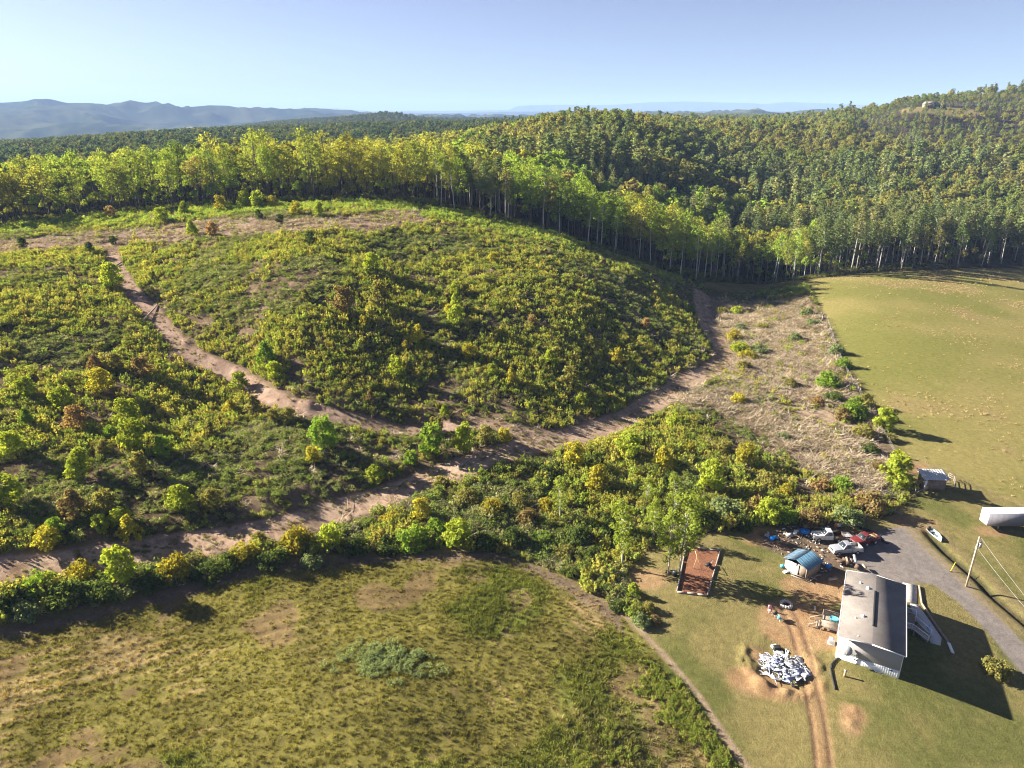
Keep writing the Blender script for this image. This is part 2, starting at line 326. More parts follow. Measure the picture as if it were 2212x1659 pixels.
# ------------------------------------------------------------------ object bookkeeping
def tag(o, label=None, cat=None, group=None, kind=None):
    if label: o['label'] = label
    if cat: o['category'] = cat
    if group: o['group'] = group
    if kind: o['kind'] = kind
    return o
def empty(name, loc, rz=0, label=None, cat=None, group=None, sc=1):
    o = bpy.data.objects.new(name, None); COL.objects.link(o); o.location = loc; o.rotation_euler = (0, 0, rz); o.scale = (sc, sc, sc) if not isinstance(sc, tuple) else sc
    o.empty_display_size = .2
    return tag(o, label, cat, group)
class MB:
    """collects tubes, boxes and leaf faces into one mesh."""
    def __init__(s): s.v = []; s.f = []; s.mi = []; s.var = []; s.nv = 0
    def add(s, verts, faces, mi=0, var=(1, 1, 1)):
        s.v.append(np.asarray(verts, float)); o = s.nv
        for f in faces: s.f.append([o + i for i in f]); s.mi.append(mi); s.var.append(var)
        s.nv += len(verts); return s
    def box(s, c, d, rz=0, mi=0, tilt=None):
        v = np.array([(x, y, z) for z in (-.5, .5) for x, y in ((-.5, -.5), (.5, -.5), (.5, .5), (-.5, .5))]) * np.array(d)
        if tilt is not None: v = v @ np.array(Matrix.Rotation(tilt[1], 3, tilt[0])).T
        c_, s_ = math.cos(rz), math.sin(rz); v = np.stack([v[:, 0] * c_ - v[:, 1] * s_, v[:, 0] * s_ + v[:, 1] * c_, v[:, 2]], 1) + np.array(c)
        return s.add(v, [(3, 2, 1, 0), (4, 5, 6, 7), (0, 1, 5, 4), (1, 2, 6, 5), (2, 3, 7, 6), (3, 0, 4, 7)], mi)
    def bar(s, a, b, w, h=None, mi=0):
        """a squared timber from a to b."""
        a = np.array(a, float); b = np.array(b, float); h = h or w; d = b - a; L = np.linalg.norm(d) + 1e-9; d /= L
        u = np.cross(d, (0, 0, 1)); 
        if np.linalg.norm(u) < 1e-3: u = np.array((1., 0, 0))
        u /= np.linalg.norm(u); w_ = np.cross(u, d)
        v = [p + u * i * w / 2 + w_ * j * h / 2 for p in (a, b) for i, j in ((-1, -1), (1, -1), (1, 1), (-1, 1))]
        return s.add(v, [(3, 2, 1, 0), (4, 5, 6, 7), (0, 1, 5, 4), (1, 2, 6, 5), (2, 3, 7, 6), (3, 0, 4, 7)], mi)
    def tube(s, pts, rad, n=6, mi=0, cap=True):
        pts = np.array(pts, float); rad = np.broadcast_to(rad, (len(pts),)); vs = []
        for i, p in enumerate(pts):
            d = pts[min(i + 1, len(pts) - 1)] - pts[max(i - 1, 0)]; d = d / (np.linalg.norm(d) + 1e-9)
            u = np.cross(d, (0, 1, 0) if abs(d[1]) < .9 else (1, 0, 0)); u /= np.linalg.norm(u) + 1e-9; w = np.cross(d, u)
            for k in range(n):
                a = 2 * math.pi * k / n; vs.append(p + rad[i] * (u * math.cos(a) + w * math.sin(a)))
        fs = [(i * n + k, i * n + (k + 1) % n, (i + 1) * n + (k + 1) % n, (i + 1) * n + k) for i in range(len(pts) - 1) for k in range(n)]
        if cap: fs += [tuple(range(n - 1, -1, -1)), tuple((len(pts) - 1) * n + k for k in range(n))]
        return s.add(vs, fs, mi)
    def quads(s, c, nrm, size, asp, rng, mi=0, jit=.25, hue=.12, along=None):
        """many separate leaf faces: centres c, facing nrm, lengths size."""
        N = len(c); c = np.asarray(c); nrm = nrm / (np.linalg.norm(nrm, axis=1, keepdims=True) + 1e-9)
        ref = rng.normal(size=(N, 3)) if along is None else along
        u = np.cross(nrm, ref); u /= np.linalg.norm(u, axis=1, keepdims=True) + 1e-9; w = np.cross(nrm, u)
        if along is not None: u, w = w, u
        sz = np.broadcast_to(size, (N,))[:, None] * rng.uniform(.7, 1.3, (N, 1)) * .5
        a = u * sz; b = w * sz * asp
        V = np.stack([c - a - b * .55, c + a * .25 - b, c + a + b * .45, c - a * .3 + b], 1).reshape(-1, 3)
        o = s.nv; s.v.append(V); s.nv += 4 * N
        s.f += (np.arange(4 * N).reshape(-1, 4) + o).tolist(); s.mi += [mi] * N
        lum = rng.uniform(1 - jit, 1 + jit, N); h = rng.uniform(-hue, hue, N)
        s.var += np.stack([lum * (1 + h), lum, lum * (1 - h)], 1).tolist(); return s
    def mesh(s, name, mats, smooth=False):
        me = bpy.data.meshes.new(name); V = np.concatenate(s.v) if s.v else np.zeros((0, 3))
        lens = np.array([len(f) for f in s.f]); li = np.concatenate([np.array(f) for f in s.f]) if s.f else np.zeros(0, int)
        me.vertices.add(len(V)); me.vertices.foreach_set('co', V.ravel().astype(np.float32))
        me.loops.add(len(li)); me.loops.foreach_set('vertex_index', li.astype(np.int32))
        me.polygons.add(len(lens)); me.polygons.foreach_set('loop_start', np.concatenate([[0], np.cumsum(lens)[:-1]]).astype(np.int32))
        me.polygons.foreach_set('material_index', np.array(s.mi, np.int32))
        if smooth: me.polygons.foreach_set('use_smooth', np.ones(len(lens), bool))
        a = me.attributes.new('var', 'FLOAT_VECTOR', 'FACE'); a.data.foreach_set('vector', np.array(s.var, np.float32).ravel())
        for m in mats: me.materials.append(m)
        me.update(); me.validate(); return me
    def build(s, name, mats, parent=None, smooth=False, **kw):
        if not isinstance(mats, (list, tuple)): mats = [mats]
        o = bpy.data.objects.new(name, s.mesh(name, mats, smooth)); COL.objects.link(o)
        if parent is not None: o.parent = parent
        return tag(o, **kw) if kw else o
def link_mesh(name, me, parent=None, col=None):
    o = bpy.data.objects.new(name, me); COL.objects.link(o)
    if parent is not None: o.parent = parent
    if col is not None: o['col'] = tuple(float(c) for c in col)
    return o

# ------------------------------------------------------------------ the ground sheet
HILL_HOUSE = pt_y(2010, 230, 936)[:2]
def in_house_meadow(p):
    c = np.array(HILL_HOUSE); q = p - c
    return ((q[:, 0] - 5) / 46) ** 2 + ((q[:, 1] + 12) / 34) ** 2 < 1
def build_ground():
    na, nr = 860, 620
    az = np.radians(np.linspace(-56, 56, na))
    r = np.concatenate([[6, 14, 22, 30], np.exp(np.linspace(math.log(44), math.log(800), nr - 110)), np.exp(np.linspace(math.log(806), math.log(30000), 230))])
    nr = len(r)
    A, R = np.meshgrid(az, r)
    X = R * np.sin(A); Y = R * np.cos(A)
    Z = HT(X, Y)
    # forest floor waste land and far woods get their own colours below
    P = np.stack([X.ravel(), Y.ravel()], 1); x, y = P[:, 0], P[:, 1]; rr = R.ravel(); N = len(P)
    alb = np.zeros((N, 3)); grain = np.full(N, .5)
    def put(w, c):
        nonlocal alb
        c = np.asarray(c); w = np.clip(w, 0, 1)[:, None]
        alb = alb * (1 - w) + (c if c.ndim == 2 else c[None]) * w
    def mixc(t, a, b):
        t = np.clip(t, 0, 1)[:, None]; return np.array(a)[None] * (1 - t) + np.array(b)[None] * t
    f1 = fbm(x, y, 40, 4, 1); f2 = fbm(x, y, 8, 4, 2); f3 = fbm(x, y, 2.2, 3, 3)
    put(np.ones(N), mixc(sstep(.35, .65, f2), (.035, .034, .02), (.06, .05, .032)))                # leaf litter under the trees
    far = sstep(1100, 1800, rr); ff = fbm(x, y, 220, 5, 41); fg = fbm(x, y, 45, 3, 42)
    put(far, mixc(sstep(.36, .62, ff * .55 + fg * .45), (.018, .035, .022), (.075, .088, .042)))
    put(sstep(.66, .7, fbm(x, y, 500, 3, 44)) * far * (rr < 5500), (.19, .2, .07))                 # far hay meadows
    hc = np.array(HILL_HOUSE); put((in_house_meadow(P) * 1.0), mixc(f3, (.2, .18, .075), (.27, .22, .10)))
    nearm = rr < 600; I = np.where(nearm)[0]; Q = P[I]; e = (f2[I] - .5) * 5 + (f3[I] - .5) * 2
    def full(v, fill=0.0):
        o = np.full(N, fill); o[I] = v; return o
    sd_open = poly_sd(Q, OPEN)
    put(full(sstep(1, -2, sd_open)), mixc(sstep(.35, .65, f2), (.15, .14, .055), (.2, .17, .07)))
    sdc = poly_sd(Q, CLEAR)
    brush = mixc(sstep(.3, .7, f2 * .6 + f3 * .4), (.085, .075, .036), (.24, .18, .115))
    put(full(sstep(1, -1.5, sdc + e * .3)), brush)
    sdf = poly_sd(Q, FIELD); d_in = -sdf
    rows = np.sin(d_in * 2 * math.pi / 2.6 + 3 * fbm(Q[:, 0], Q[:, 1], 18, 3, 14))
    xf, yf = Q[:, 0], Q[:, 1]
    straw = sstep(.46, .72, fbm(xf, yf, 14, 4, 15) + .1 * rows); lush = sstep(.45, .60, fbm(xf, yf, 20, 4, 16) + .0045 * (xf + 8) - .002 * (yf - 60))
    cf = mixc(straw, (.205, .19, .052), (.33, .265, .12)); cf = cf * (1 - .7 * lush[:, None]) + np.array((.12, .17, .03))[None] * .7 * lush[:, None]
    bare = sstep(.62, .7, fbm(xf, yf, 9, 3, 17)) * .7; cf = cf * (1 - bare[:, None]) + np.array((.22, .15, .085))[None] * bare[:, None]
    cf *= (1 - .22 * sstep(.7, 1, np.sin(d_in * 2 * math.pi / 5.4 + 1.2 * fbm(xf, yf, 25, 2, 80))) * sstep(3, 7, d_in))[:, None]
    cf *= ((1 + .08 * rows) * (.62 + .76 * fbm(xf, yf, 6, 3, 79)))[:, None]
    w = np.zeros((N, 3)); w[I] = cf; put(full(sstep(.6, -.6, sdf + e * .12)), w)
    put(full(sstep(2.2, .4, np.abs(sdf + 2.0) + e * .2) * (Q[:, 0] < 18)), (.21, .16, .11))           # dry mown edge under the hedge
    put(full(sstep(1.6, .3, np.abs(sdf - .2) + e * .3) * (Q[:, 0] > 18) * (Q[:, 1] < 108)), (.36, .28, .19))
    sdp = poly_sd(Q, PASTURE)
    xp, yp = xf, yf
    cp = mixc(sstep(.35, .68, fbm(xp, yp, 30, 4, 18)), (.205, .21, .06), (.28, .252, .09)); dry = sstep(.6, .72, fbm(xp, yp, 22, 5, 19)); cp = cp * (1 - .6 * dry[:, None]) + np.array((.3, .24, .11))[None] * .6 * dry[:, None]
    w = np.zeros((N, 3)); w[I] = cp; put(full(sstep(1, -1, sdp + e * .15)), w)
    dm, _ = seg_dist(Q, MOWLINE); put(full(sstep(.9, .3, dm)), (.3, .25, .12))
    put(full(sstep(1.4, .2, np.abs(sd_open + 4.5) + e * .5) * (Q[:, 0] > 170) * .6), (.24, .19, .1))
    # yard lawn
    lawn = (sdc > 0) & (sdf > 0) & (sdp > 0) & (Q[:, 1] < 182) & (Q[:, 0] > 7)
    cl = mixc(sstep(.35, .65, fbm(xf, yf, 9, 4, 23)), (.15, .16, .05), (.245, .215, .085)); w = np.zeros((N, 3)); w[I] = cl
    put(full(lawn * sstep(-.2, .6, sdc + e * .1) * sstep(-.2, .5, sdf + e * .1)), w)
    dirt = lambda t: mixc(t, (.33, .2, .105), (.42, .3, .16))
    def disk(px, py, rad, sx=1.0):
        c = ground_at(px, py); return np.sqrt(((Q[:, 0] - c[0]) / sx) ** 2 + (Q[:, 1] - c[1]) ** 2) - rad * S
    for px, py, rad, sx in [(1760, 1270, 2.6, 1.6), (1800, 1272, 2.4, 1.2), (1725, 1345, 4.2, 1.3), (1640, 1475, 1.8, 1.6), (1700, 1497, 1.4, 1.5), (1640, 1415, 1.0, 1.0), (1745, 1345, 3, 1.4), (1835, 1570, 1.2, 1.0), (1842, 1545, .9, 1), (1980, 1010, 1.8, 1.8), (2135, 1150, 1.3, 2.0), (1650, 1160, 2.5, 1.4), (1395, 1250, 1.6, 1.6), (1985, 1130, 1.6, 2.0)]:
        w = np.zeros((N, 3)); w[I] = dirt(f3[I]); put(full(sstep(.9, -.7, disk(px, py, rad, sx) + e * .55) * .9), w)
    w = np.zeros((N, 3)); w[I] = mixc(f3[I], (.1, .085, .07), (.24, .17, .12)); put(full(sstep(1, -1, poly_sd(Q, YARD_DIRT) + e * .5) * .9), w)
    w = np.zeros((N, 3)); w[I] = dirt(f3[I]); dr, _ = seg_dist(Q, RUT); put(full(sstep(2.2, .8, np.abs(dr) + e * .35) * .75), w)
    put(full(sstep(.5, .1, np.abs(dr - .9)) * .7), (.2, .13, .08))
    w = np.zeros((N, 3)); w[I] = mixc(f3[I], (.25, .12, .07), (.33, .17, .10)); put(full(sstep(.15, -.15, poly_sd(Q, GARDEN))), w)
    # slash and bare earth in the clearing
    sl = mixc(sstep(.3, .7, f3[I]), (.21, .155, .105), (.42, .33, .225)); w = np.zeros((N, 3)); w[I] = sl
    put(full(sstep(2, -3, poly_sd(Q, SLASH) + e * 1.4)), w)
    ds, ar = seg_dist(Q, SLASH_TOP); w = np.zeros((N, 3)); w[I] = mixc(sstep(.3, .7, f3[I]), (.22, .16, .12), (.37, .28, .215)); put(full(sstep(17, 9, ds + e * 1.5)), w)
    # tracks
    d, _ = seg_dist(Q, TRACK); w = np.zeros((N, 3)); w[I] = mixc(sstep(.3, .7, f3[I] * .6 + f2[I] * .4), (.42, .305, .215), (.58, .44, .32))
    put(full(sstep(4.1, 2.7, d + e * .3)), w); put(full(sstep(.7, .3, np.abs(d - 1.1) + e * .08) * .55), (.50, .38, .27)); put(full(sstep(.55, .2, d + e * .12) * sstep(.4, .6, f2[I]) * .7), (.19, .16, .07)); put(full(sstep(.58, .68, fbm(Q[:, 0], Q[:, 1], 1.6, 3, 71)) * sstep(3.4, 2.2, d) * .6), (.2, .135, .09))
    d, _ = seg_dist(Q, TRACK_B); w = np.zeros((N, 3)); w[I] = mixc(sstep(.3, .7, f3[I]), (.32, .23, .17), (.45, .335, .25)); put(full(sstep(2.8, 1.7, d + e * .3)), w)
    sdd = poly_sd(Q, DRIVE); w = np.zeros((N, 3)); w[I] = mixc(f3[I], (.20, .185, .17), (.27, .245, .22)); put(full(sstep(.5, -.4, sdd + e * .12)), w)
    dd, _ = seg_dist(Q, DITCH); put(full(sstep(1.2, .5, dd) * .8), (.06, .055, .035)); put(full(sstep(3.2, 1.6, np.abs(dd - 2.6) + 1.2 + e * .15) * (Q[:, 0] > 0) * .7), (.27, .22, .11))  # ditch bottom coloured dark for the shade of its bank; straw bank beside it
    gr = np.full(len(I), .55); gr[sdf < 0] = .6; gr[sdp < 0] = .35; gr[sdd < 0] = .12
    grain[I] = gr; grain[rr > 520] = .2
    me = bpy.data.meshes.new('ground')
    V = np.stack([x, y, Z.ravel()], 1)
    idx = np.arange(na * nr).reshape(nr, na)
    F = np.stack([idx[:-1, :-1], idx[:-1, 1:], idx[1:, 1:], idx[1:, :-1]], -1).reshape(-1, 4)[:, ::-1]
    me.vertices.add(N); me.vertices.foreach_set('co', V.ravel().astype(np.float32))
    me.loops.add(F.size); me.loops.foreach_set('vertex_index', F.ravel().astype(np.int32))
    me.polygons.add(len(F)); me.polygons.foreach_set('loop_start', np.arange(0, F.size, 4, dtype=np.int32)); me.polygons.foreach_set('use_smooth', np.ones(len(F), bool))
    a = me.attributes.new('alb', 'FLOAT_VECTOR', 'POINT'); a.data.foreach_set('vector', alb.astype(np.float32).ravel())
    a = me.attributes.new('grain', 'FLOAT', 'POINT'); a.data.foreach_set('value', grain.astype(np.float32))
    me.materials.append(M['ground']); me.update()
    o = bpy.data.objects.new('ground', me); COL.objects.link(o); tag(o, kind='structure')
build_ground()

# ------------------------------------------------------------------ plants: one mesh of each kind, in several forms
def unit(rng, n):
    v = rng.normal(size=(n, 3)); return v / np.linalg.norm(v, axis=1, keepdims=True)
def clump(b, rng, c, rad, n, size, asp=.7, mi=0, up=.35, jit=.25, hue=.12):
    """a tuft of leaves spread through a small blob."""
    d = unit(rng, n); rr = rng.uniform(.35, 1, (n, 1)) ** .6
    p = np.array(c) + d * rr * np.array(rad)
    nr = d + unit(rng, n) * .8 + np.array((0, 0, up)); b.quads(p, nr, size, asp, rng, mi, jit, hue)
def broadleaf(seed, H=28, lo=.42, R=4.6, nl=34, leaf=.70, dens=21, cl=1.0):
    rng = np.random.default_rng(seed); tr = MB(); cr = MB()
    lean = rng.normal(size=2) * .5; n = 7
    ts = np.linspace(0, 1, n); pts = np.stack([lean[0] * ts ** 1.5 + rng.normal(size=n) * .12 * ts, lean[1] * ts ** 1.5 + rng.normal(size=n) * .12 * ts, H * .93 * ts], 1)
    r0 = H * .0105; tr.tube(pts, r0 * (1 - .85 * ts) + .01, 6)
    at = lambda t: np.array([np.interp(t, ts, pts[:, k]) for k in range(3)])
    for i in range(nl):
        t = lo + (1 - lo) * (i + rng.uniform(0, 1)) / nl; a = rng.uniform(0, 2 * math.pi)
        prof = math.sin(math.pi * min(1, .18 + .8 * (t - lo) / (1 - lo) * .95)) ** .7
        L = R * prof * rng.uniform(.55, 1.15); p0 = at(min(t, 1) * .97 - .06)
        tip = p0 + np.array((math.cos(a) * L, math.sin(a) * L, L * rng.uniform(.35, .9)))
        mid = p0 * .5 + tip * .5 + np.array((0, 0, -.12 * L))
        tr.tube([p0, mid, tip], [r0 * .28 * (1.1 - t) + .03, .035, .012], 4, cap=False)
        s = rng.uniform(.75, 1.35)
        clump(cr, rng, tip, (1.3 * s * cl, 1.3 * s * cl, .95 * s * cl), int(dens * s), leaf)
        if rng.uniform() < .6: clump(cr, rng, mid + rng.normal(size=3) * .3, (.8, .8, .6), dens // 3, leaf * .9)
    clump(cr, rng, at(.97), (1.7 * cl, 1.7 * cl, 1.3 * cl), dens * 2, leaf)
    return tr, cr
def pine(seed, H=28, lo=.5, R=4.0, nw=14, bark=None):
    rng = np.random.default_rng(seed); tr = MB(); cr = MB()
    lean = rng.normal(size=2) * .35; ts = np.linspace(0, 1, 6); pts = np.stack([lean[0] * ts, lean[1] * ts, H * ts], 1); r0 = H * .0095
    tr.tube(pts, r0 * (1 - .9 * ts) + .012, 6)
    for k in range(5):                                      # dead snags under the crown
        t = rng.uniform(.2, lo); a = rng.uniform(0, 6.28); p = pts[-1] * t; L = rng.uniform(.6, 1.6); tr.tube([p, p + np.array((math.cos(a) * L, math.sin(a) * L, -.1 * L))], [.035, .01], 3, cap=False)
    for i in range(nw):
        t = lo + (1 - lo) * (i + rng.uniform(-.2, .2)) / nw; q = (t - lo) / (1 - lo)
        L0 = R * (1 - q) ** .65 * (.55 + .45 * min(1, q * 5)); nb = rng.integers(4, 7); a0 = rng.uniform(0, 6.28)
        for j in range(nb):
            a = a0 + 6.283 * j / nb + rng.normal() * .25; L = L0 * rng.uniform(.65, 1.15) + .25; p0 = np.array((lean[0] * t, lean[1] * t, H * t))
            d = np.array((math.cos(a), math.sin(a), .22)); tip = p0 + d * L + np.array((0, 0, .12 * L))
            tr.tube([p0, p0 + d * L * .55, tip], [.04, .025, .008], 3, cap=False)
            m = max(2, int(L / .85))
            for s in np.linspace(.35, 1, m):
                c = p0 + (tip - p0) * s; k = 7; dd = unit(rng, k); dd[:, 2] = np.abs(dd[:, 2]) * .8; al = dd + d * .8
                cr.quads(c + dd * .42, unit(rng, k) + np.array((0, 0, .9)), 1.1, .36, rng, 0, .3, .1, along=al)
    k = 10; cr.quads(np.array((lean[0], lean[1], H)) + unit(rng, k) * np.array((.25, .25, .6)), unit(rng, k), .8, .3, rng, 0, .3, .1)
    return tr, cr
def sapling(seed, cone=False, H=3.0, R=1.3, n=44, leaf=.27, dens=30):
    rng = np.random.default_rng(seed); tr = MB(); cr = MB()
    tr.tube([(0, 0, -.2), (rng.normal() * .05, rng.normal() * .05, H * .5), (rng.normal() * .12, rng.normal() * .12, H * .92)], [.07, .045, .012], 5)
    for i in range(n):
        t = .16 + .84 * (i + rng.uniform()) / n; a = rng.uniform(0, 6.283)
        prof = (1 - t) ** .75 * 1.35 if cone else math.sin(math.pi * (.12 + .8 * t)) ** .6
        L = R * prof * rng.uniform(.35, .95); z = H * t
        tip = np.array((math.cos(a) * L, math.sin(a) * L, z + .1 * L)); tr.tube([(0, 0, z * .85), tip], [.022, .006], 3, cap=False)
        s = rng.uniform(.7, 1.25); clump(cr, rng, tip, (.42 * s, .42 * s, .36 * s), int(dens * s), leaf, .75)
    return tr, cr
def bush(seed, R=1.7, H=2.2, n=46, leaf=.29, dens=34):
    rng = np.random.default_rng(seed); tr = MB(); cr = MB()
    for i in range(n):
        a = rng.uniform(0, 6.283); q = math.sqrt(rng.uniform(0, 1)); z = H * (1 - q * q * .7) * rng.uniform(.2, 1.0); L = R * q
        tip = np.array((math.cos(a) * L, math.sin(a) * L, z)); 
        if i % 2 == 0: tr.tube([(rng.normal() * .12, rng.normal() * .12, -.15), tip * np.array((.6, .6, .55)), tip], [.05, .03, .01], 4, cap=False)
        s = rng.uniform(.7, 1.4); clump(cr, rng, tip, (.55 * s, .55 * s, .42 * s), int(dens * s), leaf, .75)
    return tr, cr
def weed(seed, kind):
    rng = np.random.default_rng(seed); b = MB()
    if kind == 'spike':                                      # upright leafy stalks with plumed tops
        for i in range(rng.integers(10, 15)):
            a = rng.uniform(0, 6.283); q = .75 * math.sqrt(rng.uniform()); h = rng.uniform(.8, 1.55); p = np.array((math.cos(a) * q, math.sin(a) * q, 0)); le = np.array((math.cos(a), math.sin(a), 0)) * .25 * q + rng.normal(size=3) * .06
            m = 9; t = rng.uniform(.15, 1, m); c = p + le[None] * t[:, None] + np.array((0, 0, h)) * t[:, None]; d = unit(rng, m)
            b.quads(c + d * .13, d + np.array((0, 0, .5)), .34, .5, rng, 0, .3, .12)
            c = p + le + np.array((0, 0, h)) + rng.normal(size=(4, 3)) * np.array((.08, .08, .13)); b.quads(c, unit(rng, 4) + np.array((0, 0, .3)), .3, .6, rng, 0, .2, .1)
    elif kind == 'low':
        for i in range(13):
            a = rng.uniform(0, 6.283); q = .95 * math.sqrt(rng.uniform()); clump(b, rng, (math.cos(a) * q, math.sin(a) * q, rng.uniform(.15, .7)), (.34, .34, .3), 13, .24, .6, up=.6)
    elif kind == 'bushy':
        for i in range(13):
            a = rng.uniform(0, 6.283); q = .8 * math.sqrt(rng.uniform()); clump(b, rng, (math.cos(a) * q, math.sin(a) * q, 1.5 * (1 - q * q * .8) * rng.uniform(.3, 1)), (.36, .36, .32), 20, .22, .65)
    elif kind == 'twig':                                     # dead brambles and brush
        for i in range(26):
            a = rng.uniform(0, 6.283); p = np.array((rng.normal() * .45, rng.normal() * .45, rng.uniform(.0, .3))); L = rng.uniform(.5, 1.3); d = np.array((math.cos(a), math.sin(a), rng.uniform(.05, .9))) * L
            m = p + d * .5 + np.array((0, 0, .12)); w = .03
            sd = np.array((-math.sin(a), math.cos(a), 0)) * w
            b.add([p - sd, p + sd, m + sd, m - sd], [(0, 1, 2, 3)], 0, tuple([rng.uniform(.7, 1.3)] * 3)); b.add([m - sd, m + sd, p + d], [(0, 1, 2)], 0, tuple([rng.uniform(.7, 1.3)] * 3))
    elif kind == 'grass':
        n = 15
        for i in range(n):
            a = rng.uniform(0, 6.283); q = .26 * math.sqrt(rng.uniform()); p = np.array((math.cos(a) * q, math.sin(a) * q, -.03)); h = rng.uniform(.18, .5); o = np.array((math.cos(a + rng.normal() * .6), math.sin(a + rng.normal() * .6), 0)) * h * rng.uniform(.2, .9)
            s_ = np.array((-math.sin(a * 3), math.cos(a * 3), 0)) * .035; b.add([p - s_, p + s_, p + o * .5 + np.array((0, 0, h * .7)) + s_ * .7, p + o * .5 + np.array((0, 0, h * .7)) - s_ * .7], [(0, 1, 2, 3)], 0, tuple([rng.uniform(.7, 1.3)] * 3))
            q0 = p + o * .5 + np.array((0, 0, h * .7)); b.add([q0 - s_ * .7, q0 + s_ * .7, p + o + np.array((0, 0, h))], [(0, 1, 2)], 0, tuple([rng.uniform(.75, 1.35)] * 3))
    return b
def farcrown(seed, kind):
    """a whole forest tree as it reads from half a kilometre off."""
    rng = np.random.default_rng(seed); b = MB()
    if kind == 'leaf':
        b.tube([(0, 0, -1), (rng.normal() * .2, rng.normal() * .2, 7), (0, 0, 15)], [.2, .15, .05], 4, 1, cap=False)
        for i in range(24):
            d = unit(rng, 1)[0]; d[2] = abs(d[2]) * 1.2 - .35; c = np.array((0, 0, 12.5)) + d * np.array((3.1, 3.1, 4.6)) * rng.uniform(.65, 1.0); clump(b, rng, c, (1.1, 1.1, .9), 11, 1.0, .8)
    else:
        b.tube([(0, 0, -1), (0, 0, 19)], [.24, .05], 4, 1, cap=False)
        for i in range(11):
            t = .4 + .6 * i / 11; L0 = 3.1 * (1 - (t - .4) / .6) ** .7 + .3
            for j in range(6):
                a = rng.uniform(0, 6.283); L = L0 * rng.uniform(.6, 1.1); k = 4; c = np.array((math.cos(a) * L * .75, math.sin(a) * L * .75, 20 * t + L * .25)) + rng.normal(size=(k, 3)) * .4
                b.quads(c, unit(rng, k) * .8 + np.array((math.cos(a) * .3, math.sin(a) * .3, .9)), 1.25, .5, rng, 0, .3, .1)
    return b

# a scatter of what nobody could count: one object, its plants placed by geometry nodes
PROTO = {}
def protos(key, meshes):
    c = bpy.data.collections.new(key)
    for i, me in enumerate(meshes):
        c.objects.link(bpy.data.objects.new("%s_%02d" % (key, i), me))
    PROTO[key] = (c, len(meshes))
def scatter(name, key, P, rz, scl, col, label, cat, tilt=None, seed=0):
    """P: (N,3) places; rz: turn; scl: (N,) or (N,3) size; col: (N,3) leaf colour."""
    N = len(P); rng = np.random.default_rng(seed); me = bpy.data.meshes.new(name)
    me.vertices.add(N); me.vertices.foreach_set('co', np.asarray(P, np.float32).ravel())
    rot = np.zeros((N, 3), np.float32); rot[:, 2] = rz
    rot[:, :2] = rng.normal(size=(N, 2)) * (.06 if tilt is None else tilt)
    scl = np.asarray(scl, np.float32); scl = np.repeat(scl[:, None], 3, 1) if scl.ndim == 1 else scl
    for nm, dat in (('rot', rot), ('scl', scl), ('col', np.asarray(col, np.float32))):
        a = me.attributes.new(nm, 'FLOAT_VECTOR', 'POINT'); a.data.foreach_set('vector', np.ascontiguousarray(dat, np.float32).ravel())
    a = me.attributes.new('pid', 'INT', 'POINT'); a.data.foreach_set('value', rng.integers(0, PROTO[key][1], N).astype(np.int32))
    o = bpy.data.objects.new(name, me); COL.objects.link(o)
    ng = bpy.data.node_groups.new('scatter_' + name, 'GeometryNodeTree')
    ng.interface.new_socket('Geometry', in_out='INPUT', socket_type='NodeSocketGeometry'); ng.interface.new_socket('Geometry', in_out='OUTPUT', socket_type='NodeSocketGeometry')
    gi = ng.nodes.new('NodeGroupInput'); go = ng.nodes.new('NodeGroupOutput'); ins = ng.nodes.new('GeometryNodeInstanceOnPoints'); ci = ng.nodes.new('GeometryNodeCollectionInfo')
    ci.inputs['Collection'].default_value = PROTO[key][0]; ci.inputs['Separate Children'].default_value = True; ci.inputs['Reset Children'].default_value = True
    def na(nm, t):
        x = ng.nodes.new('GeometryNodeInputNamedAttribute'); x.data_type = t; x.inputs['Name'].default_value = nm; return x.outputs['Attribute']
    ng.links.new(gi.outputs[0], ins.inputs['Points']); ng.links.new(ci.outputs[0], ins.inputs['Instance']); ins.inputs['Pick Instance'].default_value = True
    ng.links.new(na('pid', 'INT'), ins.inputs['Instance Index']); ng.links.new(na('scl', 'FLOAT_VECTOR'), ins.inputs['Scale'])
    e2r = ng.nodes.new('FunctionNodeEulerToRotation'); ng.links.new(na('rot', 'FLOAT_VECTOR'), e2r.inputs[0]); ng.links.new(e2r.outputs[0], ins.inputs['Rotation'])
    ng.links.new(ins.outputs[0], go.inputs[0])
    md = o.modifiers.new('scatter', 'NODES'); md.node_group = ng
    return tag(o, label, cat, kind='stuff')

LEAVES = [M['leaf'], M['bark']]
protos('spike_weed', [weed(100 + i, 'spike').mesh('spike_weed', [M['leaf']]) for i in range(5)])
protos('low_weed', [weed(110 + i, 'low').mesh('low_weed', [M['leaf']]) for i in range(4)])
protos('bushy_weed', [weed(120 + i, 'bushy').mesh('bushy_weed', [M['leaf']]) for i in range(4)])
protos('dead_brush', [weed(130 + i, 'twig').mesh('dead_brush', [M['blade']]) for i in range(4)])
protos('grass_tuft', [weed(140 + i, 'grass').mesh('grass_tuft', [M['blade']]) for i in range(5)])
protos('far_leaf', [farcrown(150 + i, 'leaf').mesh('far_leaf', LEAVES) for i in range(5)])
protos('far_pine', [farcrown(160 + i, 'pine').mesh('far_pine', [M['needle'], M['bark']]) for i in range(4)])
BROAD = []
for i in range(7):
    t_, c_ = broadleaf(200 + i, H=26 + 2.5 * (i % 3), lo=(.42, .5, .32)[i % 3], R=(5.2, 4.4, 5.6)[i % 3], nl=44)
    BROAD.append((t_.mesh('trunk', [M['bark']], True), c_.mesh('crown', [M['leaf']])))
SLIM = []
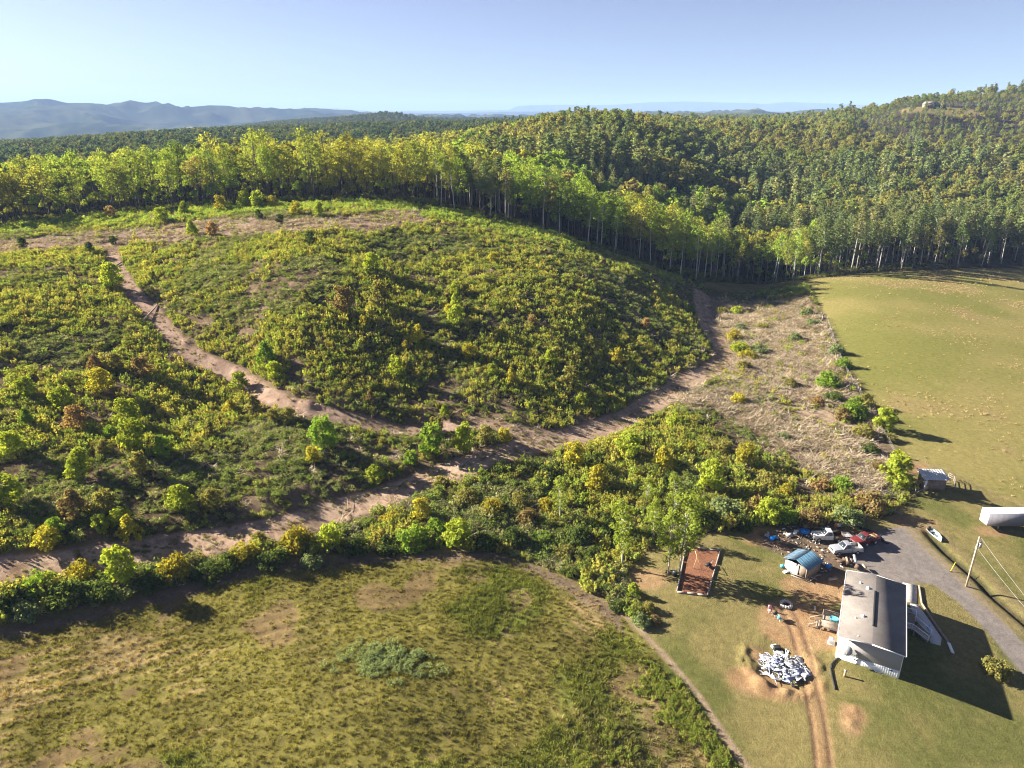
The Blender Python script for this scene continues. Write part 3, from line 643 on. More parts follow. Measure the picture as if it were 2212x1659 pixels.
for i in range(5):
    t_, c_ = broadleaf(230 + i, H=26 + 1.5 * (i % 3), lo=.6, R=3.2, nl=22)
    SLIM.append((t_.mesh('trunk', [M['pale_bark']], True), c_.mesh('crown', [M['leaf']])))
PINE = []
for i in range(7):
    t_, c_ = pine(260 + i, H=27 + 2 * (i % 3), lo=.42 + .06 * (i % 3))
    PINE.append((t_.mesh('trunk', [M['bark'] if i % 2 else M['pale_bark']], True), c_.mesh('crown', [M['needle']])))
SAP = []
for i in range(8):
    t_, c_ = sapling(300 + i, cone=(i % 3 == 2)); SAP.append((t_.mesh('stem', [M['bark']], True), c_.mesh('foliage', [M['leaf']])))
BUSH = []
for i in range(6):
    t_, c_ = bush(320 + i); BUSH.append((t_.mesh('stem', [M['bark']], True), c_.mesh('foliage', [M['leaf']])))

# ------------------------------------------------------------------ woods
RNG = np.random.default_rng(7)
def pxy(x, y):
    """rough bearing of a place, in the tracing frame's columns."""
    return CX + FPX * np.asarray(x) / (np.asarray(y) * math.cos(PITCH) + 1e-6)
def grid_pts(r0, r1, amax, step):
    n = int((r1 * 2) / step) + 2
    gx, gy = np.meshgrid(np.arange(-n // 2, n // 2) * step, np.arange(0, n) * step)
    p = np.stack([gx.ravel(), gy.ravel()], 1) + RNG.uniform(-.42, .42, (gx.size, 2)) * step
    r = np.sqrt((p ** 2).sum(1)); a = np.abs(np.arctan2(p[:, 0], p[:, 1]))
    return p[(r > r0) & (r < r1) & (a < math.radians(amax))]
W1 = grid_pts(255, 760, 45, 7.8); sd = poly_sd(W1, OPEN); k = sd > 1.5; W1 = W1[k]; sd1 = sd[k]
W2 = grid_pts(760, 1650, 40, 12); W3 = grid_pts(1650, 3300, 38, 17)
W2 = W2[fbm(W2[:, 0], W2[:, 1], 500, 3, 44) < .68]; W3 = W3[fbm(W3[:, 0], W3[:, 1], 500, 3, 44) < .66]
m = ~in_house_meadow(W1) & ~((pxy(W1[:, 0], W1[:, 1]) < 950) & (sd1 < 60) & (RNG.uniform(0, 1, len(W1)) < .5)); W1 = W1[m]; sd1 = sd1[m]; W2 = W2[~in_house_meadow(W2)]
def is_pine(p):
    c = pxy(p[:, 0], p[:, 1]); r = np.sqrt((p ** 2).sum(1)); n = fbm(p[:, 0], p[:, 1], 60, 3, 51)
    pr = np.interp(c, [0, 700, 1000, 1300, 1600, 1800, 2200], [.12, .12, .25, .45, .55, .8, .85])
    pr = np.where(r > 640, pr * .35, pr); pr = np.where((c > 1150) & (c < 1520) & (r > 520), .15, pr)
    pr = np.where((r < 400) & (c < 900), .04, pr)
    pr = np.where((c > 1080) & (c < 1800) & (r < 430), .12, pr)
    return n + RNG.uniform(-.12, .12, len(p)) > np.interp(pr, [0, .12, .5, .88, 1], [1.2, .68, .5, .36, 0])
LEAF_T = np.array([(.245, .25, .05), (.205, .24, .05), (.20, .275, .045), (.12, .17, .04), (.225, .20, .07), (.19, .19, .06), (.14, .17, .045), (.19, .19, .055), (.13, .16, .045), (.20, .195, .06)])
PINE_T = np.array([(.095, .12, .045), (.12, .14, .052), (.14, .145, .06), (.085, .11, .045)])
def tree_tint(p, pine):
    c = pxy(p[:, 0], p[:, 1]); n = len(p); r = np.sqrt((p ** 2).sum(1)); f = fbm(p[:, 0], p[:, 1], 70, 3, 53) + RNG.uniform(-.16, .16, n)
    ix = np.digitize(f, [.40, .47, .53, .6, .64])
    ix = np.where((c < 980) & (r < 700), np.digitize(f, [.5, .66, .8, .9, .95]), ix)
    ix = np.where((c >= 980) & (c < 1880) & (r < 500), np.digitize(f, [.28, .36, .60, .68, .72]), ix)
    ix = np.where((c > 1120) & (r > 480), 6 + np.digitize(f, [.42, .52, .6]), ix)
    t = LEAF_T[np.clip(ix, 0, 9)] * RNG.uniform(1., 1.5, (n, 1))
    t = np.where(((c > 1080) & (c < 1880) & (r < 520))[:, None], t * 1.05, t)
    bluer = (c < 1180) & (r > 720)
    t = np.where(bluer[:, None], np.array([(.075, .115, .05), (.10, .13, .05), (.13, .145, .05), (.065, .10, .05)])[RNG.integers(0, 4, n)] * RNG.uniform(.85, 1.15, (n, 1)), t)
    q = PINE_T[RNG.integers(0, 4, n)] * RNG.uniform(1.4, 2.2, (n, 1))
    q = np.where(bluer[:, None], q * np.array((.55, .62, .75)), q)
    return np.where(pine[:, None], q, t)
def plant_tree(forms, name, x, y, sc, col, label, cat, group, leafname='crown', woodname='trunk', rz=None, squash=1.0, tilt=0, i=None, z=None):
    i = random.randrange(len(forms)) if i is None else i
    rz = random.uniform(0, 6.28) if rz is None else rz
    o = empty(name, (x, y, (gz(x, y) if z is None else z) - .15), rz, label, cat, group, (sc, sc, sc * squash))
    if tilt: o.rotation_euler = (random.gauss(0, tilt), random.gauss(0, tilt), rz)
    link_mesh(woodname, forms[i][0], o); link_mesh(leafname, forms[i][1], o, col)
    return o
random.seed(11)
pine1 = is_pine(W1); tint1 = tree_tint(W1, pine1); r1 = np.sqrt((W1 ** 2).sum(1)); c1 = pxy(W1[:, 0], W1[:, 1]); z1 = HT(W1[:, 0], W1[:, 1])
vis = (c1 > -60) & (c1 < 2290)
rank = np.where(vis, r1 + np.maximum(sd1 - 22, 0) * 1.6, 1e9)
single = np.zeros(len(W1), bool)
for flag in (False, True):
    ii = np.where((pine1 == flag) & vis)[0]; ii = ii[np.argsort(rank[ii])][:285]; single[ii] = True
LW = ["yellow-green", "yellow-green", "bright green", "deep green", "rust-tinged", "olive", "green", "olive", "green", "olive"]
for i in np.where(single)[0]:
    x, y = W1[i]; edge = sd1[i] < 13; c = c1[i]
    if pine1[i]:
        sc = random.uniform(.8, 1.1) * (.85 if c < 1500 else 1)
        where = "at the edge of the pasture" if c > 1790 and edge else ("on the wooded slope behind the pasture" if c > 1650 else "among the broadleaf trees behind the clearing")
        plant_tree(PINE, 'pine_tree', x, y, sc, tint1[i], "tall pine with a bare lower trunk " + where, 'pine tree', 'pines ' + where, tilt=.025, z=z1[i])
    else:
        k = int(np.argmin(((LEAF_T / LEAF_T.sum(1, keepdims=True) - tint1[i] / tint1[i].sum()) ** 2).sum(1)))
        slim = edge and c > 930 and random.random() < .85
        where = "on the crest" if c < 930 else ("in the shaded wood edge" if c < 1760 else "in the wood behind the pasture")
        lab = ("slim pale-trunked tree with a small %s crown %s" if slim else "tall broadleaf tree with a loose %s crown %s") % (LW[k], where)
        plant_tree(SLIM if slim else BROAD, 'broadleaf_tree', x, y, random.uniform(.82, 1.12) * (.94 if c > 930 else 1.02), tint1[i], lab, 'tree', ("slim %s trees " if slim else "%s broadleaf trees ") % LW[k] + where, tilt=.04, z=z1[i])
def woods(name, key, p, tint, sc, label, zz=None):
    zz = HT(p[:, 0], p[:, 1]) if zz is None else zz; n = len(p)
    w = sc * RNG.uniform(.75, 1.5, n); s3 = np.stack([w * RNG.uniform(.9, 1.15, n), w * RNG.uniform(.9, 1.15, n), sc * RNG.uniform(.72, 1.18, n)], 1)
    scatter(name, key, np.column_stack([p, zz]), RNG.uniform(0, 6.28, n), s3, tint, label, 'woods', seed=len(p))
for flag, key, nm in ((False, 'far_leaf', 'broadleaf'), (True, 'far_pine', 'pine')):
    m = (pine1 == flag) & ~single
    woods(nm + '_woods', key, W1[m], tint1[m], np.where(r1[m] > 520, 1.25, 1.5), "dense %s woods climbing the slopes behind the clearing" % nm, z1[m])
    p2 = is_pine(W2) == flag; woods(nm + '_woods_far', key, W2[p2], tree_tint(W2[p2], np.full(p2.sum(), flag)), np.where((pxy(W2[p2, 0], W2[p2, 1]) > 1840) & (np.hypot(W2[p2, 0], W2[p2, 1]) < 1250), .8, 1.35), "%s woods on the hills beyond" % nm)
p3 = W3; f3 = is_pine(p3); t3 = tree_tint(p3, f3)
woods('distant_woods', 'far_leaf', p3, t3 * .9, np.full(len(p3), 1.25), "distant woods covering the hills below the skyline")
# undergrowth inside the wood edge
U_ = grid_pts(255, 460, 44, 4.2); se = poly_sd(U_, OPEN); U_ = U_[(se > 1) & (se < 34) & (RNG.uniform(0, 1, len(U_)) < np.interp(pxy(U_[:, 0], U_[:, 1]), [880, 980, 1700, 1760], [.34, .05, .07, .3]))]
scatter('young_trees', 'far_leaf', np.column_stack([U_, HT(U_[:, 0], U_[:, 1])]), RNG.uniform(0, 6.28, len(U_)), RNG.uniform(.3, .72, len(U_)), tree_tint(U_, np.zeros(len(U_), bool)), "young leafy trees crowding between the trunks of the wood edge", 'undergrowth')
E = grid_pts(255, 430, 44, 2.6); se = poly_sd(E, OPEN); E = E[(se > -1) & (se < 22) & (RNG.uniform(0, 1, len(E)) < .75)]
woods_col = np.where(RNG.uniform(0, 1, (len(E), 1)) < .5, np.array((.12, .15, .04)), np.array((.17, .18, .05))) * RNG.uniform(.7, 1.3, (len(E), 1))
scatter('undergrowth', 'bushy_weed', np.column_stack([E, HT(E[:, 0], E[:, 1])]), RNG.uniform(0, 6.28, len(E)), RNG.uniform(.9, 2.3, len(E)) * np.where(pxy(E[:, 0], E[:, 1]) > 930, .6, 1), woods_col, "leafy undergrowth along the foot of the woods", 'undergrowth')

# ------------------------------------------------------------------ the regrowing clearing
def sample_poly(L, n, rng):
    lo, hi = L.min(0), L.max(0); out = []; k = 0
    while k < n:
        p = rng.uniform(lo, hi, (n * 3, 2)); p = p[poly_sd(p, L) < -.3]; out.append(p); k += len(p)
    return np.concatenate(out)[:n]
THICKET = G([(-100, 1258), (150, 1232), (400, 1192), (600, 1160), (760, 1115), (900, 1062), (1010, 1022), (1150, 988), (1300, 955), (1420, 955), (1550, 995), (1650, 1050), (1700, 1120), (1600, 1142), (1500, 1158), (1420, 1182), (1350, 1235), (1390, 1330), (1330, 1314), (1200, 1235), (1080, 1193), (950, 1190), (750, 1199), (560, 1217), (400, 1257), (200, 1311), (-100, 1380)])
VIEW = G([(-60, 540), (-60, 1400), (400, 1300), (1000, 1230), (1420, 1390), (1560, 1180), (1990, 1130), (2010, 1040), (1760, 640), (1500, 580), (900, 430), (300, 440)])
B = sample_poly(CLEAR, 190000, RNG); B = B[(np.abs(B[:, 0]) < B[:, 1] * .80 + 12)]
dt, _ = seg_dist(B, TRACK); db, _ = seg_dist(B, TRACK_B); dst, _ = seg_dist(B, SLASH_TOP); ssl = poly_sd(B, SLASH); sth = poly_sd(B, THICKET)
nz = fbm(B[:, 0], B[:, 1], 9, 3, 61); nb = fbm(B[:, 0], B[:, 1], 30, 3, 62); e = (fbm(B[:, 0], B[:, 1], 4, 2, 63) - .5) * 3
keep = (dt + e * .5 > np.where(sth < 0, 5.2, 3.9)) & (db + e * .5 > 2.8)
u = RNG.uniform(0, 1, len(B))
dens = sstep(.30, .5, nz) * .82 + .16
dens = np.where(ssl < 2, dens * (.25 + .75 * (nb > .5)), np.where((ssl < 16) & (B[:, 0] > 45), dens * .5, dens)); dens = np.where(dst < 12 + e * 2, dens * .05, dens); dens = np.where(sth < 0, .55, dens)
keep &= u < dens
B = B[keep]; nz = nz[keep]; nb = nb[keep]; sth = sth[keep]; ssl = ssl[keep]; dst = dst[keep]; zB = HT(B[:, 0], B[:, 1])
yell = fbm(B[:, 0], B[:, 1], 20, 4, 64) + RNG.uniform(-.1, .1, len(B)); crest = poly_sd(B, OPEN) > -26
sel = np.where(crest & (pxy(B[:, 0], B[:, 1]) < 900), 0, np.where(yell > .52, 0, np.where(yell > .43, 1, np.where(yell > .40, 3, 2))))
sel = np.where(RNG.uniform(0, 1, len(B)) < .10, 3, sel); sel = np.where((ssl < 2) & (RNG.uniform(0, 1, len(B)) < .45), 3, sel)
TINTS = {0: [(.275, .29, .065), (.22, .275, .06), (.32, .30, .08)], 1: [(.17, .20, .055), (.21, .225, .07), (.12, .16, .04)], 2: [(.17, .205, .075), (.24, .25, .125), (.13, .175, .045)], 3: [(.25, .21, .155), (.2, .16, .12), (.22, .15, .09)]}
NAMES = {0: ('goldenrod_brush', 'spike_weed', "yellow-topped weeds regrowing all over the logged hillside", 1.25), 1: ('green_brush', 'bushy_weed', "dense green brush regrowing over the logged hillside", 1.1), 2: ('low_brush', 'low_weed', "low grey-green brambles sprawling over the logged hillside", 1.35), 3: ('dead_brush', 'dead_brush', "dead twigs and logging slash strewn over the clearing", 1.2)}
for k in range(4):
    m = sel == k; T = np.array(TINTS[k])[RNG.integers(0, 3, m.sum())] * RNG.uniform(.95, 1.55, (m.sum(), 1))
    T = np.where((crest & (k == 0))[m][:, None] if k == 0 else np.zeros((m.sum(), 1), bool), T * np.array((.95, 1.12, 1.0)), T)
    s = RNG.gamma(6, 1 / 6, m.sum()).clip(.35, 2.2) * .48 * NAMES[k][3] * np.where(sth[m] < 0, 1.4, 1) * np.where(ssl[m] < 2, .85, 1)
    s = np.stack([s, s, s * RNG.uniform(.75, 1.25, m.sum())], 1)
    scatter(NAMES[k][0], NAMES[k][1], np.column_stack([B[m], zB[m] - .05]), RNG.uniform(0, 6.28, m.sum()), s, T, NAMES[k][2], 'brush', tilt=.15, seed=70 + k)
X_ = np.concatenate([sample_poly(SLASH, 15000, RNG), sample_poly(CLEAR, 60000, RNG)]); dx = seg_dist(X_, SLASH_TOP)[0]; X_ = X_[((poly_sd(X_, SLASH) < 1) | ((dx < 15) & (RNG.uniform(0, 1, len(X_)) < .6)) | (RNG.uniform(0, 1, len(X_)) < .05)) & (seg_dist(X_, TRACK)[0] > 3)]
S_ = np.concatenate([TRACK[i] + (TRACK[i + 1] - TRACK[i]) * RNG.uniform(0, 1, (26, 1)) for i in range(len(TRACK) - 1)] + [TRACK_B[i] + (TRACK_B[i + 1] - TRACK_B[i]) * RNG.uniform(0, 1, (14, 1)) for i in range(len(TRACK_B) - 1)]); S_ = S_ + RNG.normal(size=S_.shape) * 1.9
S_ = S_[(fbm(S_[:, 0], S_[:, 1], 8, 3, 72) > .47)]
scatter('track_weeds', 'low_weed', np.column_stack([S_, HT(S_[:, 0], S_[:, 1])]), RNG.uniform(0, 6.28, len(S_)), RNG.uniform(.15, .4, len(S_)), np.array([(.2, .22, .07), (.3, .24, .12), (.15, .18, .05)])[RNG.integers(0, 3, len(S_))], "low weeds creeping into the dirt tracks", 'weeds', tilt=.15)
X_ = X_[fbm(X_[:, 0], X_[:, 1], 5, 3, 66) > .42]
scatter('cut_branches', 'dead_brush', np.column_stack([X_, HT(X_[:, 0], X_[:, 1])]), RNG.uniform(0, 6.28, len(X_)), np.stack([RNG.gamma(5, .3, len(X_)), RNG.gamma(5, .24, len(X_)), RNG.uniform(.5, 1.2, len(X_))], 1), np.array([(.56, .48, .36), (.46, .38, .28), (.30, .24, .18)])[RNG.integers(0, 3, len(X_))] * RNG.uniform(.7, 1.2, (len(X_), 1)), "pale cut branches and bark left all over the logged slash", 'slash', tilt=.15)
# grass of the hay field, pasture tussocks, lawn edge
def vis_field(p): return (np.abs(p[:, 0]) < p[:, 1] * .80 + 16) & (p[:, 1] > 40)
F_ = sample_poly(FIELD, 62000, RNG); F_ = F_[vis_field(F_)]
sdf = poly_sd(F_, FIELD); xf, yf = F_[:, 0], F_[:, 1]
rows = np.sin(-sdf * 2 * math.pi / 2.6 + 3 * fbm(xf, yf, 18, 3, 14)); straw = sstep(.46, .72, fbm(xf, yf, 14, 4, 15) + .1 * rows); lush = sstep(.45, .60, fbm(xf, yf, 20, 4, 16) + .0045 * (xf + 8) - .002 * (yf - 60)); bare = sstep(.60, .68, fbm(xf, yf, 9, 3, 17))
k = RNG.uniform(0, 1, len(F_)) < (.6 + .12 * rows + .3 * lush) * (1 - .7 * bare) * sstep(-.5, -4.5, sdf)
F_ = F_[k]; straw, lush = straw[k][:, None], lush[k][:, None]
fc = np.array((.23, .215, .055)) * (1 - straw) + np.array((.37, .29, .145)) * straw; fc = fc * (1 - .65 * lush) + np.array((.15, .19, .035)) * .65 * lush; fc = fc * RNG.uniform(.72, 1.28, (len(F_), 1)) * (.6 + .8 * fbm(F_[:, 0], F_[:, 1], 6, 3, 79))[:, None]
scatter('hay_grass', 'grass_tuft', np.column_stack([F_, HT(F_[:, 0], F_[:, 1])]), RNG.uniform(0, 6.28, len(F_)), RNG.uniform(.45, 1.0, len(F_)) * (1 + .5 * lush[:, 0]), fc, "olive and straw coloured grass of the mown hay field", 'grass', tilt=.2)
P_ = sample_poly(PASTURE, 30000, RNG); P_ = P_[(P_[:, 0] < P_[:, 1] * .80 + 6)]
q = fbm(P_[:, 0], P_[:, 1], 22, 5, 19) * .8 + .2 * fbm(P_[:, 0], P_[:, 1], 5, 3, 20); P_ = P_[RNG.uniform(0, 1, len(P_)) < sstep(.50, .64, q) * .8 + .05]
scatter('pasture_tussocks', 'grass_tuft', np.column_stack([P_, HT(P_[:, 0], P_[:, 1])]), RNG.uniform(0, 6.28, len(P_)), RNG.uniform(.5, 1.25, len(P_)), np.array((.46, .36, .19)) * RNG.uniform(.75, 1.2, (len(P_), 1)), "pale dry tussocks dotted over the grazed pasture", 'grass', tilt=.2)
T_ = sample_poly(G([(1395, 1360), (1440, 1400), (1500, 1470), (1560, 1560), (1650, 1690), (1180, 1690), (1230, 1560), (1230, 1440), (1300, 1390)]), 9000, RNG)
tn = fbm(T_[:, 0], T_[:, 1], 7, 3, 77); T_ = T_[(tn > .53 + RNG.uniform(-.06, .06, len(T_))) & (poly_sd(T_, FIELD) < -1.5) & (RNG.uniform(0, 1, len(T_)) < .6)]
scatter('field_weeds', 'spike_weed', np.column_stack([T_, HT(T_[:, 0], T_[:, 1])]), RNG.uniform(0, 6.28, len(T_)), RNG.uniform(.18, .46, len(T_)), np.where(RNG.uniform(0, 1, (len(T_), 1)) < .6, np.array((.25, .31, .055)), np.array((.31, .31, .09))) * RNG.uniform(.75, 1.25, (len(T_), 1)), "tall bright green weeds along the right edge of the hay field", 'weeds', tilt=.15)
PW = ground_at(825, 1425); n_ = 190; pw = PW + RNG.normal(size=(n_, 2)) * np.array((3.4, 1.8))
scatter('pale_weed_patch', 'low_weed', np.column_stack([pw, HT(pw[:, 0], pw[:, 1])]), RNG.uniform(0, 6.28, n_), RNG.uniform(.3, .8, n_), np.array((.27, .33, .15)) * RNG.uniform(.8, 1.2, (n_, 1)), "pale green weed patch in the middle of the hay field", 'weeds', tilt=.15)

# ------------------------------------------------------------------ saplings, bushes and small trees one can tell apart
TINT = {'lime': (.32, .38, .05), 'yellow': (.40, .37, .05), 'green': (.21, .31, .045), 'olive': (.25, .24, .075), 'tan': (.26, .2, .09), 'rust': (.33, .23, .11), 'gold': (.35, .31, .045), 'pale': (.21, .26, .12), 'dark': (.09, .125, .035)}
ORD = ['first', 'second', 'third', 'fourth', 'fifth', 'sixth', 'seventh', 'eighth', 'ninth', 'tenth', 'eleventh', 'twelfth', 'thirteenth', 'fourteenth', 'fifteenth', 'sixteenth', 'seventeenth', 'eighteenth']
TW = {'lime': 'bright lime', 'yellow': 'yellow', 'green': 'fresh green', 'olive': 'olive', 'tan': 'tan', 'rust': 'rust-red', 'gold': 'golden', 'pale': 'pale green', 'dark': 'dark green'}
ZW = {'a': 'on the slope left of the side track', 'b': 'on the hillside above the side track', 'c': 'in the wedge between the tracks', 'd': 'in the hedge above the hay field', 'e': 'in the slash beside the track bend', 'f': 'along the pasture edge', 'g': 'on the clearing crest', 'h': 'in the thicket beyond the yard', 'i': 'at the field corner', 'j': 'in front of the pale house'}
PL = [(246, 607, 42, 'lime', 'a'), (221, 830, 48, 'yellow', 'a'), (140, 871, 44, 'lime', 'a'), (60, 841, 36, 'lime', 'a'), (280, 904, 48, 'lime', 'a'), (241, 937, 28, 'green', 'a'), (291, 952, 52, 'lime', 'a'), (226, 969, 30, 'olive', 'a'), (355, 969, 38, 'green', 'a'), (27, 964, 44, 'lime', 'a'), (180, 1006, 58, 'lime', 'a'), (305, 1009, 40, 'olive', 'a'), (162, 1091, 56, 'tan', 'a'), (229, 1089, 46, 'olive', 'a'), (392, 1079, 50, 'lime', 'a'), (460, 1082, 42, 'olive', 'a'), (263, 1121, 42, 'lime', 'a'), (220, 1139, 32, 'lime', 'a'), (283, 1149, 44, 'yellow', 'a'), (108, 1169, 46, 'yellow', 'a'), (122, 1149, 34, 'green', 'a'), (501, 880, 32, 'gold', 'a'), (518, 826, 36, 'lime', 'a'), (548, 876, 36, 'olive', 'a'), (165, 911, 40, 'rust', 'a'), (10, 1066, 60, 'lime', 'a'), (310, 798, 40, 'tan', 'a'), (250, 787, 38, 'olive', 'a'), (207, 787, 30, 'rust', 'a'), (624, 898, 34, 'olive', 'a'), (60, 905, 30, 'green', 'a'), (700, 948, 62, 'green', 'a'), (678, 985, 36, 'yellow', 'a'), (811, 1026, 40, 'lime', 'a'), (590, 900, 30, 'olive', 'a'), (455, 930, 30, 'olive', 'a'),
      (804, 571, 38, 'lime', 'b'), (742, 656, 46, 'tan', 'b'), (821, 646, 44, 'olive', 'b'), (984, 626, 30, 'lime', 'b'), (1006, 626, 24, 'olive', 'b'), (984, 654, 30, 'lime', 'b'), (986, 686, 38, 'lime', 'b'), (969, 674, 22, 'yellow', 'b'), (904, 726, 38, 'yellow', 'b'), (786, 701, 24, 'gold', 'b'), (576, 774, 46, 'green', 'b'), (594, 804, 34, 'lime', 'b'), (856, 799, 38, 'lime', 'b'), (1011, 759, 32, 'yellow', 'b'), (960, 891, 26, 'lime', 'b'), (886, 617, 18, 'olive', 'b'), (876, 746, 20, 'gold', 'b'), (1187, 776, 36, 'lime', 'b'), (1232, 821, 44, 'olive', 'b'), (1063, 801, 26, 'lime', 'b'), (1104, 818, 34, 'yellow', 'b'), (1332, 773, 34, 'gold', 'b'), (1254, 863, 26, 'lime', 'b'), (1084, 717, 20, 'yellow', 'b'), (1065, 560, 24, 'yellow', 'b'), (1250, 640, 22, 'lime', 'b'), (660, 640, 24, 'olive', 'b'), (1150, 690, 20, 'rust', 'b'), (1395, 700, 20, 'rust', 'b'), (800, 860, 22, 'tan', 'b'),
      (936, 961, 60, 'green', 'c'), (1001, 956, 54, 'lime', 'c'), (941, 923, 36, 'olive', 'c'), (1050, 940, 40, 'olive', 'c'), (1090, 940, 34, 'yellow', 'c'), (890, 990, 36, 'green', 'c'),
      (644, 1145, 66, 'gold', 'd'), (719, 1155, 52, 'lime', 'd'), (674, 1195, 46, 'pale', 'd'), (529, 1172, 56, 'gold', 'd'), (891, 1138, 70, 'green', 'd'), (944, 1123, 56, 'green', 'd'), (989, 1145, 62, 'lime', 'd'), (819, 1145, 32, 'rust', 'd'), (172, 1215, 54, 'gold', 'd'), (260, 1228, 62, 'lime', 'd'), (377, 1208, 58, 'gold', 'd'), (86, 1245, 58, 'green', 'd'), (20, 1270, 60, 'dark', 'd'), (140, 1262, 64, 'dark', 'd'), (215, 1255, 60, 'dark', 'd'), (320, 1235, 56, 'dark', 'd'), (450, 1212, 60, 'dark', 'd'), (500, 1198, 50, 'dark', 'd'), (590, 1182, 60, 'dark', 'd'), (770, 1160, 52, 'dark', 'd'), (840, 1155, 56, 'dark', 'd'), (560, 1150, 34, 'olive', 'd'), (955, 1026, 38, 'olive', 'd'), (845, 1100, 44, 'gold', 'd'), (1050, 1150, 56, 'dark', 'd'), (1110, 1140, 50, 'dark', 'd'), (420, 1190, 40, 'olive', 'd'), (1170, 1140, 46, 'green', 'd'), (60, 1300, 50, 'pale', 'd'), (910, 1095, 44, 'yellow', 'd'),
      (1590, 667, 28, 'lime', 'e'), (1559, 667, 24, 'olive', 'e'), (1586, 719, 34, 'gold', 'e'), (1596, 742, 38, 'lime', 'e'), (1613, 758, 38, 'yellow', 'e'), (1605, 782, 34, 'olive', 'e'), (1716, 723, 28, 'pale', 'e'), (1645, 700, 26, 'olive', 'e'), (1595, 855, 34, 'yellow', 'e'), (1457, 901, 40, 'lime', 'e'), (1640, 745, 40, 'pale', 'e'), (1600, 700, 28, 'pale', 'e'), (1690, 935, 32, 'pale', 'e'), (1765, 860, 28, 'rust', 'e'), (1705, 820, 30, 'olive', 'e'),
      (1743, 670, 26, 'pale', 'f'), (1788, 815, 48, 'green', 'f'), (1821, 780, 32, 'green', 'f'), (1841, 875, 52, 'green', 'f'), (1869, 863, 36, 'olive', 'f'), (1865, 924, 40, 'olive', 'f'), (1908, 911, 42, 'lime', 'f'), (1922, 939, 28, 'olive', 'f'), (1807, 751, 32, 'pale', 'f'), (1934, 1023, 62, 'lime', 'f'), (1800, 850, 36, 'dark', 'f'), (1757, 690, 28, 'pale', 'f'), (1770, 1034, 40, 'rust', 'f'), (1818, 1034, 42, 'green', 'f'), (1697, 1051, 36, 'gold', 'f'), (1880, 960, 34, 'dark', 'f'), (1820, 890, 34, 'tan', 'f'), (1895, 1000, 34, 'tan', 'f'),
      (530, 437, 28, 'lime', 'g'), (478, 446, 26, 'yellow', 'g'), (560, 440, 30, 'lime', 'g'), (350, 470, 30, 'lime', 'g'), (155, 470, 24, 'lime', 'g'), (415, 500, 30, 'lime', 'g'), (590, 440, 24, 'yellow', 'g'), (690, 455, 26, 'lime', 'g'), (50, 530, 17, 'dark', 'g'), (245, 522, 17, 'dark', 'g'), (560, 468, 17, 'dark', 'g'), (605, 475, 18, 'dark', 'g'), (240, 463, 18, 'rust', 'g'), (195, 540, 18, 'dark', 'g'), (670, 520, 26, 'dark', 'g'), (460, 500, 24, 'rust', 'g'), (640, 455, 26, 'yellow', 'g'), (400, 455, 26, 'lime', 'g'),
      (1355, 972, 48, 'lime', 'h'), (1185, 1010, 46, 'dark', 'h'), (1290, 1040, 44, 'yellow', 'h'), (1120, 1070, 44, 'olive', 'h'), (1180, 1085, 40, 'gold', 'h'), (1240, 990, 40, 'yellow', 'h'), (1430, 1000, 40, 'yellow', 'h'), (1530, 1040, 48, 'lime', 'h'), (1570, 1085, 56, 'pale', 'h'), (1640, 1080, 46, 'tan', 'h'), (1660, 1030, 40, 'olive', 'h'), (1520, 1110, 46, 'dark', 'h'), (1600, 1120, 40, 'dark', 'h'), (1690, 1105, 44, 'green', 'h'), (1750, 1110, 44, 'tan', 'h'), (1830, 1105, 46, 'pale', 'h'), (1880, 1080, 44, 'tan', 'h'), (1060, 1085, 44, 'gold', 'h'), (1010, 1065, 42, 'olive', 'h'), (1140, 1110, 40, 'tan', 'h'), (1660, 1115, 44, 'lime', 'h'), (1480, 960, 36, 'gold', 'h'), (1560, 960, 34, 'olive', 'h'), (1610, 985, 36, 'yellow', 'h'), (1320, 1130, 46, 'dark', 'h'), (1250, 1150, 44, 'dark', 'h'), (1220, 1180, 40, 'olive', 'h'), (1280, 1195, 38, 'dark', 'h'),
      (1368, 1272, 32, 'lime', 'i'), (1335, 1300, 34, 'dark', 'i'), (1385, 1330, 40, 'pale', 'i'), (1410, 1330, 30, 'tan', 'i'), (1400, 1305, 30, 'olive', 'i'), (1310, 1240, 34, 'dark', 'i'), (2150, 1435, 44, 'olive', 'j')]
def label_rows(rows, keyf, textf, px=0):
    """one label for each: what it looks like and where, told apart from its likes by its order from the left."""
    grp = {}
    for i, r in enumerate(rows): grp.setdefault(keyf(r), []).append(i)
    lab = [None] * len(rows)
    for k, ix in grp.items():
        ix.sort(key=lambda i: rows[i][px])
        for n, i in enumerate(ix): lab[i] = textf(rows[i]) + ("" if len(ix) == 1 else ", %s from the left" % ORD[n])
    return lab
def form_of(r): return 'bush' if r[4] == 'e' or r[4] in 'dfhij' and r[3] in ('dark', 'pale', 'tan', 'olive', 'gold', 'green', 'rust') else 'sapling'
labs = label_rows(PL, lambda r: (r[3], r[4], form_of(r)), lambda r: "%s %s %s" % (TW[r[3]], form_of(r), ZW[r[4]]))
random.seed(5)
for r, lab in zip(PL, labs):
    px, py, s, t, z = r; f = form_of(r); x, y, h = GH(px, py + s * .42 + (7 if z == 'd' else 0)); dist = math.sqrt(x * x + y * y + (CAM_Z - h) ** 2); w = s * dist / FPX * (1.2 if z == 'h' else 1)
    c = np.array(TINT[t]) * random.uniform(.88, 1.12)
    if f == 'bush': plant_tree(BUSH, 'bush', x, y, w / 3.7, c, lab, 'bush', 'bushes ' + ZW[z], 'foliage', 'stem', squash=random.uniform(.85, 1.25), z=h)
    else: plant_tree(SAP, 'sapling', x, y, w / 2.75, c, lab, 'sapling', 'saplings ' + ZW[z], 'foliage', 'stem', squash=random.uniform(.85, 1.12), z=h)
